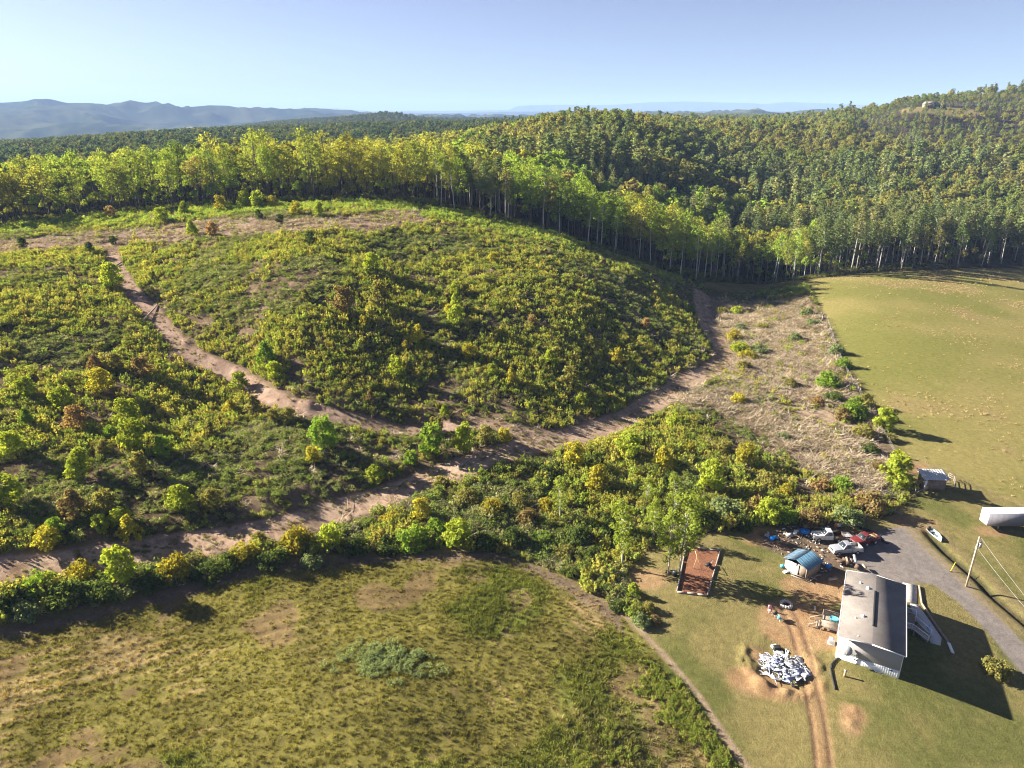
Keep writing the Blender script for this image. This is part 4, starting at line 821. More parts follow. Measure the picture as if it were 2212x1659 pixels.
# the slender trees between thicket and yard
YT = []
for i in range(4):
    t_, c_ = broadleaf(400 + i, H=12, lo=.3, R=1.7, nl=34, leaf=.34, dens=30, cl=.55); YT.append((t_.mesh('trunk', [M['pale_bark']], True), c_.mesh('crown', [M['leaf']])))
for k, (px, py, top, lab) in enumerate([(1344, 1226, 1070, "slender lime tree standing alone on the lawn edge"), (1443, 1240, 1085, "lime tree with a dark trunk left of the garden bed"), (1467, 1239, 1040, "taller lime tree touching the corner of the garden bed"), (1210, 1122, 1020, "bright lime tree deep in the thicket above the hay field"), (1458, 1120, 1010, "lime tree behind the two garden bed trees"), (1410, 1165, 1068, "lime tree in the thicket between the lawn trees"), (1395, 1100, 1020, "small lime tree at the top of the thicket"), (1500, 1135, 1040, "lime tree at the right end of the thicket row")]):
    x, y, h = GH(px, py); t = math.hypot(y, 0); d = ray(px, top); zt = CAM_Z + d[2] / d[1] * y
    plant_tree(YT, 'slender_tree', x, y, max(.45, (zt - h) / 12.4), np.array((.25, .31, .05)) * random.uniform(.85, 1.05), lab, 'tree', None, i=k % 4, z=h, squash=1.0)
# felled logs and dead trunks
LOGS = [(305, 700, 340, 660, .3, 'across the upper side track'), (245, 580, 302, 542, .28, 'at the top of the side track'), (1318, 620, 1330, 640, .22, 'on the hillside above the track bend'), (1305, 652, 1325, 667, .2, 'on the hillside above the track bend'), (1688, 762, 1706, 768, .24, 'in the slash beside the track bend'), (1682, 988, 1717, 1017, .22, 'in the brush below the slash'), (1674, 892, 1706, 907, .22, 'in the slash beside the track bend'), (1873, 1002, 1890, 1014, .2, 'in the brush below the slash'), (1575, 688, 1590, 706, .2, 'in the slash beside the track bend'), (1640, 660, 1668, 640, .25, 'in the slash beside the track bend'), (1480, 845, 1512, 838, .2, 'in the slash beside the track bend'), (1790, 1040, 1816, 1052, .2, 'in the brush below the slash'), (1850, 1085, 1890, 1098, .22, 'beside the scrap yard'), (1925, 1100, 1948, 1115, .2, 'beside the scrap yard'), (305, 1162, 322, 1180, .2, 'on the slope above the dirt track'), (575, 505, 640, 498, .22, 'on the bare crest'), (120, 505, 190, 512, .22, 'on the bare crest'), (700, 492, 735, 500, .2, 'on the bare crest'), (330, 508, 372, 515, .2, 'on the bare crest'), (1040, 455, 1062, 432, .3, 'leaning in the wood edge'), (1720, 850, 1745, 845, .2, 'in the slash beside the track bend'), (1800, 960, 1830, 955, .2, 'in the slash beside the track bend'), (990, 1010, 1020, 990, .25, 'beside the dirt track'), (640, 700, 655, 712, .2, 'on the hillside above the side track'), (1030, 735, 1045, 750, .2, 'on the hillside above the side track')]
ll = label_rows(LOGS, lambda r: r[5], lambda r: "weathered grey log lying " + r[5])
for r, lab in zip(LOGS, ll):
    a = np.array(GH(r[0], r[1])); b = np.array(GH(r[2], r[3])); mb = MB(); n = 5; t = np.linspace(0, 1, n)[:, None]
    p = a + (b - a) * t + RNG.normal(size=(n, 3)) * .08; p[:, 2] = np.maximum(HT(p[:, 0], p[:, 1]), (a + (b - a) * t)[:, 2]) + r[4] * .8
    c = p.mean(0).copy(); mb.tube(p - c, np.linspace(r[4], r[4] * .55, n), 8)
    for k in range(2):
        q = p[1 + k * 2] - c; mb.tube([q, q + RNG.normal(size=3) * .5 + np.array((0, 0, .5))], [r[4] * .3, .02], 4)
    o = mb.build('log', M['grey_wood'], smooth=True, label=lab.replace("lying leaning", "leaning"), cat='log', group='felled logs'); o.location = c

# ------------------------------------------------------------------ the homestead
M['siding'] = mat('siding', (.34, .33, .335), .6, 0, 6, .06); M['white'] = mat('white', (.78, .79, .80), .5, 0, 3, .08); M['glass'] = mat('glass', (.03, .04, .05), .12, 0, 0, 0, .6)
M['deck_wood'] = mat('deck_wood', (.25, .21, .17), .85, 0, 5, .3); M['timber'] = mat('timber', (.30, .24, .18), .85, 0, 4, .3); M['lumber'] = mat('lumber', (.55, .38, .2), .8, 0, 4, .15)
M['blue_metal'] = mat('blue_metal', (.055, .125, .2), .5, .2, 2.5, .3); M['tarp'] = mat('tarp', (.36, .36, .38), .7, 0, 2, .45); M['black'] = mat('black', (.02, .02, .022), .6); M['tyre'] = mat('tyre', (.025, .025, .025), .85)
M['rim'] = mat('rim', (.5, .5, .52), .35, .6); M['silver'] = mat('silver', (.34, .36, .40), .3, .35, 5, .08); M['white_paint'] = mat('white_paint', (.52, .50, .47), .4, 0, 3, .2); M['red_paint'] = mat('red_paint', (.12, .02, .022), .35, 0, 4, .25)
M['rust'] = mat('rust', (.10, .065, .045), .9, 0, 5, .4); M['grey_metal'] = mat('grey_metal', (.42, .43, .44), .5, .3, 3, .12); M['blue_plastic'] = mat('blue_plastic', (.03, .22, .62), .4); M['teal'] = mat('teal', (.1, .42, .55), .4); M['yellow'] = mat('yellow', (.7, .52, .03), .5)
M['concrete'] = mat('concrete', (.42, .42, .42), .9, 0, 2, .12); M['stone'] = mat('stone', (.42, .40, .37), .9, 0, 3, .25); M['orange'] = mat('orange', (.6, .2, .04), .6); M['lamp'] = mat('lamp', (.8, .8, .75), .15); M['pole_wood'] = mat('pole_wood', (.42, .33, .25), .9, 0, 2, .2)
M['wood_wall'] = mat('wood_wall', (.2, .155, .12), .9, 0, 3, .45); M['terra'] = mat('terra', (.3, .14, .08), .9, 0, 2, .2)
def shingles():
    b = NT('shingles'); tc = b.n("ShaderNodeTexCoord"); p = b.n("ShaderNodeBsdfPrincipled"); p.inputs["Roughness"].default_value = .9; p.inputs["Specular IOR Level"].default_value = .2
    n = b.noise(9, 3, .7, tc.outputs["Object"]); n2 = b.noise(.45, 3, .6, tc.outputs["Object"])
    br = b.n("ShaderNodeTexBrick"); b.l(tc.outputs["Object"], br.inputs["Vector"]); br.inputs["Scale"].default_value = 3.2; br.inputs["Color1"].default_value = (.15, .135, .128, 1); br.inputs["Color2"].default_value = (.185, .168, .158, 1); br.inputs["Mortar"].default_value = (.115, .105, .10, 1); br.inputs["Mortar Size"].default_value = .02
    f = b.n("ShaderNodeMath", operation='MULTIPLY'); b.l(b.rng(n.outputs[0], .3, .7, .8, 1.2), f.inputs[0]); b.l(b.rng(n2.outputs[0], .35, .65, .9, 1.12), f.inputs[1])
    s = b.n("ShaderNodeVectorMath", operation='SCALE'); b.l(br.outputs[0], s.inputs[0]); b.l(f.outputs[0], s.inputs["Scale"]); b.l(s.outputs[0], p.inputs["Base Color"]); b.l(p.outputs[0], b.out.inputs[0]); return b.m
M['shingles'] = shingles()
def prism(mb, prof, y0, y1, mi=0, top=None):
    """a profile in x and z drawn out from y0 to y1."""
    n = len(prof); v = [(x, y0, z) for x, z in prof] + [(x, y1, z) for x, z in prof]
    return mb.add(v, [tuple(range(n)), tuple(range(2 * n - 1, n - 1, -1))] + [(i, n + i, n + (i + 1) % n, (i + 1) % n) for i in range(n)], mi)
def quad(mb, *p, mi=0): return mb.add(p, [tuple(range(len(p)))], mi)
def bevel(o, w=.03, seg=2):
    m = o.modifiers.new('bevel', 'BEVEL'); m.width = w; m.segments = seg; m.limit_method = 'ANGLE'; return o
def add_simple(name, px, py, label, cat, parts, rz=0, group=None, dz=0, sc=1):
    x, y, z = GH(px, py); o = empty(name, (x, y, z + dz), rz, label, cat, group, sc)
    for pn, mb, m in parts: mb.build(pn, m, o)
    return o
def one(name, px, py, mb, m, label, cat, rz=0, group=None, dz=0, smooth=False):
    x, y, z = GH(px, py); o = mb.build(name, m, smooth=smooth, label=label, cat=cat); o.location = (x, y, z + dz); o.rotation_euler = (0, 0, rz)
    if group: o['group'] = group
    return o
# --- the house: local +y runs along the ridge away from the camera
HM = (53.2, 84.5); HR = math.radians(-27.5); HZ = -.35
def hloc(x, y):
    c, s = math.cos(HR), math.sin(HR); return HM[0] + x * c - y * s, HM[1] + x * s + y * c
def build_house():
    o = empty('mobile_home', (HM[0], HM[1], HZ), HR, "long mobile home with a brown shingled gable roof and pale siding", 'house')
    W, y0, y1, e, r = 4.3, 1.1, 18.6, 4.92, 5.36
    w = MB(); prism(w, [(-W, 1.25), (W, 1.25), (W, e - .1), (0, r - .16), (-W, e - .1)], y0, y1)
    for k in range(24):                                                       # lap lines of the front siding
        z = 1.4 + k * .16
        hw = W if z < e - .1 else W * max(0, (r - .16 - z) / (r - e - .06))
        if hw > .3: w.box((0, y0 - .006, z), (2 * hw - .1, .012, .02))
    w.build('wall', M['siding'], o)
    k = MB(); prism(k, [(-W - .03, -.4), (W + .03, -.4), (W + .03, 1.25), (-W - .03, 1.25)], y0 - .04, y1 + .04)
    for i in range(28): k.box((-W + .15 + i * .305, y0 - .043, .55), (.03, .012, 1.4))
    sk = k.build('skirting', M['white'], o)
    v = MB()
    for x in (-1.6, 3.2): v.box((x, y0 - .075, .95), (.45, .03, .18))
    v.build('vent', M['black'], sk)
    R_ = MB(); t = .1; ov = .22
    sl = (r - e) / 4.5
    for s in (-1, 1):
        a, b = s * (W + ov), 0.0; ze = r - abs(a) * sl
        v = [(a, .0, ze), (b, .0, r), (b, 18.9, r), (a, 18.9, ze), (a, 0, ze - t), (b, 0, r - t), (b, 18.9, r - t), (a, 18.9, ze - t)]
        f = [(0, 1, 2, 3), (7, 6, 5, 4), (0, 4, 5, 1), (2, 6, 7, 3), (0, 3, 7, 4)]
        R_.add(v, f if s < 0 else [tuple(reversed(q)) for q in f])
    roof = R_.build('roof', M['shingles'], o)
    rv = MB(); rv.box((.0, 9.2, r + .06), (.36, 9.6, .12)); rv.build('ridge_vent', M['black'], roof)
    for x, y, sz in ((-2.3, 15.6, .28), (-1.1, 14.4, .42), (-1.5, 6.4, .4), (-2.5, 5.6, .2), (-1.9, 1.2, .14)):
        q = MB(); z = r - abs(x) * sl; q.tube([(x, y, z - .02), (x, y, z + sz * .7)], [sz * .55, sz * .5], 10); q.box((x, y, z + .03), (sz * 1.5, sz * 1.5, .05)); q.build('roof_vent', M['white'], roof)
    tr = MB()
    for s in (-1, 1):
        a = s * (W + ov + .03); ze = r - abs(a) * sl
        tr.bar((a, -.03, ze - .08), (0, -.03, r - .08), .05, .18); tr.bar((a, 18.93, ze - .08), (0, 18.93, r - .08), .05, .18)
    tr.build('fascia', M['white'], o)
    for s in (-1, 1):
        g = MB(); a = s * (W + ov + .09); ze = r - (W + ov) * sl; g.box((a, 9.45, ze - .06), (.13, 18.9, .12)); g.box((s * (W + .08), y0 + .1, 2.2), (.1, .1, 4.6)); g.build('gutter', M['white'], o)
    def window(x, y, z, w_, h_, s):
        f = MB(); f.box((x, y, z), (.07, w_ + .16, h_ + .16)); fo = f.build('window', M['white'], o); g = MB(); g.box((x + s * .03, y, z), (.05, w_, h_)); g.build('pane', M['glass'], fo)
    for y in (4.5, 10.2): window(W + .02, y, 3.2, 1.0, 1.3, 1)
    for y in (3.5, 12.0, 15.8): window(-W - .02, y, 3.2, 1.0, 1.2, -1)
    for x, y, s in ((W + .03, 14.5, 1), (-W - .03, 8.0, -1)):
        d = MB(); d.box((x, y, 2.4), (.08, .95, 2.05)); dd = d.build('door', M['white'], o); h = MB(); h.box((x + s * .06, y + .35, 2.35), (.06, .06, .12)); h.build('handle', M['rim'], dd)
    ds = MB(); n = 20; c = np.array((-3.0, .55, 2.5)); vv = [c + np.array((0, .14, 0))]; nrm = np.array((0, -.85, .45)); nrm /= np.linalg.norm(nrm); uu = np.array((1., 0, 0)); w2 = np.cross(nrm, uu)
    vv = [c - nrm * .18] + [c + .78 * (uu * math.cos(6.283 * i / n) + w2 * math.sin(6.283 * i / n)) for i in range(n)] + [c - nrm * .22] + [c - nrm * .04 + .78 * (uu * math.cos(6.283 * i / n) + w2 * math.sin(6.283 * i / n)) for i in range(n)]
    ds.add(vv, [(0, 1 + i, 1 + (i + 1) % n) for i in range(n)] + [(n + 1, n + 2 + (i + 1) % n, n + 2 + i) for i in range(n)] + [(1 + i, n + 2 + i, n + 2 + (i + 1) % n, 1 + (i + 1) % n) for i in range(n)])
    dsh = ds.build('satellite_dish', M['grey_metal'], o, True); am = MB(); am.tube([c - nrm * .2, c + np.array((0, .6, -.6))], .035, 6); am.tube([c - w2 * .7, c + nrm * .55 - w2 * .3], .02, 5); am.box(c + nrm * .55 - w2 * .3, (.1, .14, .1)); am.build('bracket', M['grey_metal'], dsh)
    mt = MB(); mt.box((-1.55, y0 - .1, 1.7), (.3, .16, .5)); mt.tube([(-1.55, y0 - .1, 1.45), (-1.55, y0 - .1, .0)], .04, 6); mt.build('electric_meter', M['grey_metal'], o)
    return o
build_house()
def place_h(name, x, y, dz, rz, label, cat, zz=None):
    wx, wy = hloc(x, y); return empty(name, (wx, wy, (gz(wx, wy) if zz is None else zz) + dz), HR + rz, label, cat)
def rail(mb, pts, h, step=.16):
    for a, b in zip(pts[:-1], pts[1:]):
        a = np.array(a, float); b = np.array(b, float); up = np.array((0, 0, h)); mb.bar(a + up, b + up, .13, .05); mb.bar(a + up * .15, b + up * .15, .05, .08); n = max(2, int(np.linalg.norm(b - a) / step))
        for i in range(n + 1):
            p = a + (b - a) * i / n; q = i in (0, n); mb.bar(p - np.array((0, 0, .2 if q else 0)), p + up, .11 if q else .04)
# deck on the back side with a blue tub
d = place_h('back_deck', -5.75, 8.0, 0, 0, "small wooden deck with railings on the left side of the mobile home", 'deck', HZ)
pl = MB(); 
for i in range(18): pl.box((0, -1.7 + i * .2, 1.25), (2.7, .185, .05))
pl.build('platform', M['deck_wood'], d)
rl = MB(); rail(rl, [(1.2, -1.75, 1.3), (-1.3, -1.75, 1.3)], .95); rail(rl, [(1.2, 1.75, 1.3), (-1.3, 1.75, 1.3), (-1.3, .2, 1.3)], .95); rail(rl, [(-1.3, -1.75, 1.3), (-3.1, -1.75, .1)], .95); rail(rl, [(-1.3, .2, 1.3), (-3.1, .2, .1)], .95); rl.build('railing', M['deck_wood'], d)
for i in range(5): s_ = MB(); s_.box((-1.55 - i * .34, -.78, 1.05 - i * .24), (.33, 1.8, .05)); s_.build('step', M['deck_wood'], d)
for x, y in ((-1.2, -1.7), (-1.2, 1.7), (1.2, -1.7), (1.2, 1.7)): p = MB(); p.bar((x, y, -.6), (x, y, 1.22), .12); p.build('post', M['deck_wood'], d)
t = place_h('wash_tub', -5.3, 8.9, 1.29, 0, "oval light-blue tub standing on the small wooden deck", 'tub', HZ)
b_ = MB(); n = 18; ring = lambda a, b, z: [(a * math.cos(6.283 * i / n), b * math.sin(6.283 * i / n), z) for i in range(n)]
V = ring(.6, .42, 0) + ring(.78, .52, .42) + ring(.70, .46, .40) + ring(.55, .38, .08)
b_.add(V, [tuple(range(n - 1, -1, -1))] + [(k * n + i, k * n + (i + 1) % n, (k + 1) * n + (i + 1) % n, (k + 1) * n + i) for k in range(3) for i in range(n)] + [tuple(3 * n + i for i in range(n))]); b_.build('shell', M['teal'], t)
wtr = MB(); wtr.add(ring(.66, .43, .33), [tuple(range(n))]); wtr.build('water', mat('tub_water', (.12, .4, .55), .08), t)
# front deck, stair and walkway on the driveway side
d = place_h('front_deck', 5.4, 14.4, 0, 0, "grey wooden front deck with stairs down to the concrete walkway", 'deck', HZ)
pl = MB()
for i in range(21): pl.box((0, -2.1 + i * .2, 1.25), (2.1, .185, .05))
pl.build('platform', M['deck_wood'], d)
rl = MB(); rail(rl, [(-1, 2.1, 1.3), (1.05, 2.1, 1.3), (1.05, .4, 1.3), (3.4, -.9, .35)], .95); rail(rl, [(-1, -2.1, 1.3), (.6, -2.1, 1.3), (3.0, -2.7, .35)], .95); rl.build('railing', M['white'], d)
for i in range(8): s_ = MB(); s_.box((1.2 + i * .27, -.95 - i * .13, 1.1 - i * .13), (.3, 2.0, .05), -.35); s_.build('step', M['deck_wood'], d)
for x, y in ((.95, -2), (.95, 2), (-.8, -2)): p = MB(); p.bar((x, y, -.6), (x, y, 1.22), .14); p.build('post', M['deck_wood'], d)
def slab(name, pts, th, m, **kw):
    P = [hloc(*p) for p in pts]; zz = [gz(*p) for p in P]; n = len(P); v = [(x, y, z + th) for (x, y), z in zip(P, zz)] + [(x, y, z - .3) for (x, y), z in zip(P, zz)]
    mb = MB(); mb.add(v, [tuple(range(n - 1, -1, -1)), tuple(range(n, 2 * n))] + [(i, (i + 1) % n, n + (i + 1) % n, n + i) for i in range(n)]); return mb.build(name, m, **kw)
slab('concrete_walkway', [(5.9, 20.5), (7.1, 20.9), (8.9, 17.6), (10.5, 14.3), (10.3, 12.5), (8.9, 12.2), (7.5, 15.8), (6.2, 18.6)], .14, M['concrete'], kind='structure')
slab('concrete_pad', [(4.5, 20.6), (6.9, 21.2), (7.0, 26.6), (4.7, 26.0)], .10, M['stone'], kind='structure')
lg = MB(); L = [hloc(*p) for p in ((7.3, 26.6), (7.7, 21.6), (9.4, 17.8), (11.4, 13.9))]
for a, b in zip(L[:-1], L[1:]): lg.tube([(a[0], a[1], gz(*a) + .16), (b[0], b[1], gz(*b) + .16)], .17, 7)
lg.build('timber_edging', M['timber'], smooth=True, label="log edging along the outer side of the concrete walkway", cat='edging')
w = place_h('white_board', 11.7, 12.6, .25, .2, "white board lying at the lower end of the walkway", 'board'); b_ = MB(); b_.box((0, 0, 0), (.5, 2.4, .12), tilt=('Y', .25)); b_.build('panel', M['white'], w)
c_ = place_h('folding_chair', 8.55, 14.6, .15, .5, "blue folding chair beside the front stairs", 'chair')
q = MB(); q.box((0, 0, .42), (.48, .46, .05)); q.build('seat', M['blue_plastic'], c_); q = MB(); q.box((0, .24, .72), (.48, .05, .55), tilt=('X', -.2)); q.build('backrest', M['blue_plastic'], c_)
for x in (-.2, .2):
    for y in (-.2, .2): q = MB(); q.bar((x, y * 1.2, 0), (x, y, .42), .04); q.build('leg', M['grey_metal'], c_)
c_ = place_h('heat_pump', -5.2, 4.0, 0, 0, "grey air-conditioning unit on the left side of the mobile home", 'heat pump')
q = MB(); q.box((0, 0, .45), (.85, .85, .8)); bevel(q.build('case', M['grey_metal'], c_), .05); q = MB(); q.tube([(0, 0, .86), (0, 0, .9)], .34, 16); q.build('fan_grille', M['white'], c_); q = MB(); q.box((0, 0, .03), (1.05, 1.05, .1)); q.build('base', M['concrete'], c_)
def ground_tube(name, pix, rad, m, label, cat, group=None, lift=0):
    p = np.array([GH(*q) for q in pix]); p[:, 2] += rad * .9 + lift; p = np.concatenate([smooth_line(p[:, :2], 5), np.interp(np.linspace(0, 1, 5 * (len(p) - 1) + 1), np.linspace(0, 1, len(p)), p[:, 2])[:, None]], 1); c = p[0].copy()
    mb = MB(); mb.tube(p - c, rad, 7); o = mb.build(name, m, smooth=True, label=label, cat=cat); o.location = c
    if group: o['group'] = group
    return o
ground_tube('drain_pipe', [(1812, 1421), (1797, 1436), (1796, 1455), (1804, 1490)], .13, M['black'], "black corrugated drain pipe running from the corner of the mobile home", 'pipe')
ground_tube('hand_rail', [(1889, 1441), (1892, 1451), (1926, 1458)], .07, M['white'], "white pipe lying below the skirting of the mobile home", 'pipe')
add_simple('utility_post', 1824, 1461, "short beige utility post in the grass before the mobile home", 'post', [('post', MB().box((0, 0, .5), (.22, .22, 1.1)), M['lumber']), ('cap', MB().box((0, 0, 1.09), (.3, .3, .08)), M['siding'])])
add_simple('clothes_post', 1776, 1322, "slender rusty post beside the small wooden deck", 'post', [('post', MB().tube([(0, 0, -.3), (0, 0, 2.2)], .06, 6), M['rust']), ('cross_bar', MB().tube([(-.4, 0, 2.15), (.4, 0, 2.15)], .04, 6), M['rust'])])
# --- trucks
def truck(name, front, rear, label, paint, bedpaint, load=None):
    a = np.array(GH(*front)); b = np.array(GH(*rear)); h = math.atan2(a[1] - b[1], a[0] - b[0]); L = 5.5
    side = np.array((math.cos(h + math.pi / 2), math.sin(h + math.pi / 2))) * .85
    mid = (a[:2] + b[:2]) / 2 - side; zz = gz(*mid) - .03
    o = empty(name, (mid[0], mid[1], zz), h, label, 'pickup truck', None, (1.04, 1.05, 1.22))
    m = MB(); prism(m, [(-.75, .48), (2.55, .48), (2.68, .62), (2.66, 1.02), (2.45, 1.10), (1.05, 1.20), (-.75, 1.20)], -.95, .95); m.box((-1.7, 0, .52), (2.0, 1.0, .2)); bevel(m.build('body', paint, o), .06, 3)
    c = MB(); zb, zt = 1.19, 1.82; bx = [(-.68, 1.08), (-.55, .42)]
    v = [(bx[0][0], -.92, zb), (bx[0][1], -.92, zb), (bx[0][1], .92, zb), (bx[0][0], .92, zb), (bx[1][0], -.74, zt), (bx[1][1], -.74, zt), (bx[1][1], .74, zt), (bx[1][0], .74, zt)]
    F = [(4, 5, 6, 7), (0, 1, 5, 4), (1, 2, 6, 5), (2, 3, 7, 6), (3, 0, 4, 7)]; c.add(v, F + [(3, 2, 1, 0)]); bevel(c.build('cab', paint, o), .05, 3)
    def pane(nm, ids, s=.8, off=.012):
        P = np.array([v[i] for i in ids]); ce = P.mean(0); nrm = np.cross(P[1] - P[0], P[2] - P[0]); nrm /= np.linalg.norm(nrm); Q = ce + (P - ce) * s + nrm * off; g = MB(); g.add(np.concatenate([Q, Q - nrm * .02]), [(0, 1, 2, 3), (7, 6, 5, 4)] + [(i, i + 4, (i + 1) % 4 + 4, (i + 1) % 4) for i in range(4)]); g.build(nm, M['glass'], o)
    pane('windshield', (1, 2, 6, 5), .86); pane('side_window', (0, 1, 5, 4), .78); pane('side_window', (2, 3, 7, 6), .78); pane('rear_window', (3, 0, 4, 7), .78)
    bd = MB(); bd.box((-1.72, 0, .70), (1.95, 1.75, .06))
    for s in (-1, 1): prism(bd, [(-2.72, .55), (-.77, .55), (-.77, 1.22), (-2.72, 1.22)], s * .95 - .045, s * .95 + .045)
    bd.box((-.80, 0, .96), (.07, 1.8, .5)); bed = bd.build('cargo_bed', bedpaint, o); tg = MB(); tg.box((-2.72, 0, .92), (.07, 1.8, .56)); tg.build('tailgate', bedpaint, bed)
    for x in (1.75, -1.75):
        for s in (-1, 1):
            w_ = MB(); w_.tube([(x, s * .78, .38), (x, s * 1.0, .38)], .39, 18); wo = w_.build('wheel', M['tyre'], o); r_ = MB(); r_.tube([(x, s * .99, .38), (x, s * 1.02, .38)], .22, 14); r_.build('rim', M['rim'], wo)
    for s in (-1, 1): q = MB(); q.box((2.67, s * .68, .86), (.06, .4, .2)); q.build('headlight', M['lamp'], o)
    q = MB(); q.box((2.68, 0, .86), (.05, .85, .22)); q.build('grille', M['black'], o)
    for x in (2.74, -2.82): q = MB(); q.box((x, 0, .55), (.14, 1.9, .2)); bevel(q.build('bumper', M['rim'], o), .04)
    for s in (-1, 1): q = MB(); q.box((.85, s * 1.04, 1.32), (.1, .18, .16)); q.build('mirror', M['black'], o)
    return o
truck('pickup_truck', (1811, 1201), (1850, 1199), "silver pickup truck with an empty white bed nearest the mobile home", M['silver'], M['white_paint'])
truck('pickup_truck', (1773, 1171), (1806, 1173), "white pickup truck parked farthest left by the scrap", M['white_paint'], M['rust'])
rt = truck('pickup_truck', (1855, 1184), (1890, 1176), "dark red pickup truck with lumber stacked over its bed", M['red_paint'], M['red_paint'])
for i in range(7):
    q = MB(); q.box((-1.9 + .12 * (i % 3), -.6 + .2 * i, 1.30 + .05 * (i % 2)), (2.6, .17, .06), rz=.05 * (i - 3)); lo = q.build('plank', M['lumber'], label="yellow plank loaded across the bed of the red pickup truck", cat='plank', group='planks on the red pickup'); lo.matrix_world = Matrix.Translation(rt.location) @ Matrix.Rotation(rt.rotation_euler.z, 4, 'Z')
# --- semi trailer in the pasture corner
def trailer():
    x, y, z = 94.45, 122.0, 1.0; o = empty('box_trailer', (x, y, gz(x + 6, y)), 0.0, "long white box trailer standing on the grass at the frame edge", 'trailer')
    L, W, z0, z1 = 13.6, 2.5, 1.15, 3.95; b_ = MB(); b_.box((L / 2, W / 2, (z0 + z1) / 2), (L, W, z1 - z0))
    for i in range(12): b_.box((.6 + i * 1.13, -.004, (z0 + z1) / 2), (.04, .012, z1 - z0 - .2))
    b_.build('body', mat('shaded_trailer_skin', (.2, .2, .235), .5, .1, 3, .12), o)  # darker than the white front and roof: the side's shade painted in
    f = MB(); f.box((-.02, W / 2, (z0 + z1) / 2), (.05, W - .1, z1 - z0 - .1)); f.build('front_panel', M['white'], o)
    r = MB(); r.box((L / 2, W / 2, z1 + .02), (L - .06, W - .06, .04))
    for i in range(9): r.box((1.2 + i * 1.5, W / 2, z1 + .05), (.07, W - .1, .04))
    r.build('roof', M['white'], o)
    u = MB(); u.box((L / 2 + 1, W / 2, .95), (L - 3, .9, .3)); u.build('chassis', M['black'], o)
    for s in (.4, W - .4): q = MB(); q.bar((2.6, s, 0), (2.6, s, z0), .14); q.box((2.6, s, .05), (.4, .4, .08)); q.build('landing_leg', M['grey_metal'], o)
    for xx in (10.6, 11.9):
        for s in (.3, W - .3): q = MB(); q.tube([(xx, s - .25, .5), (xx, s + .25, .5)], .5, 18); wo = q.build('wheel', M['tyre'], o); q = MB(); q.tube([(xx, s - .27, .5), (xx, s + .27, .5)], .26, 12); q.build('rim', M['rim'], wo)
trailer()
# --- utility pole, its wires, and the guy marker
def pole():
    x, y, z = GH(2087, 1267); o = empty('utility_pole', (x, y, z), 0, "wooden utility pole with a transformer beside the gravel drive", 'utility pole')
    q = MB(); q.tube([(0, 0, -.6), (.02, .03, 5), (0, 0, 10.3)], [.17, .15, .12], 10); q.build('shaft', M['pole_wood'], o, True)
    t = MB(); t.tube([(.42, -.1, 8.2), (.42, -.1, 9.15)], .27, 14); t.tube([(.42, -.1, 9.15), (.42, -.1, 9.4)], [.12, .05], 8); t.bar((0, 0, 8.7), (.3, -.07, 8.7), .08); t.build('transformer', M['grey_metal'], o, True)
    for zz in (10.15, 7.9): i_ = MB(); i_.tube([(.1, 0, zz), (.22, 0, zz + .02)], .07, 8); i_.build('insulator', M['lamp'], o)
    g = MB(); g.bar((0, 0, 9.3), (-.7, -.5, 8.2), .04); g.build('brace', M['grey_metal'], o)
    for k, (z0, e, z1, lab) in enumerate([(10.2, (2330, 1424), 9.6, "upper power line running from the utility pole top"), (7.9, (2330, 1440), 7.6, "lower power line running from under the transformer")]):
        a = np.array((x + .2, y, z + z0)); b = np.array(pt_z(*e, z1)); t = np.linspace(0, 1, 16)[:, None]; p = a + (b - a) * t; p[:, 2] -= 4 * .5 * (t * (1 - t))[:, 0]; mb = MB(); mb.tube(p - a, .017, 5); w = mb.build('power_line', M['grey_metal'], label=lab, cat='cable', group='power lines'); w.location = a
pole()
add_simple('guy_marker', 2053, 1235, "yellow guy-wire marker leaning in the grass by the utility pole", 'marker', [('guard', MB().tube([(0, 0, 0), (1.0, .7, 1.5)], .07, 8), M['yellow']), ('anchor', MB().box((0, 0, .03), (.25, .25, .16)), M['black'])])
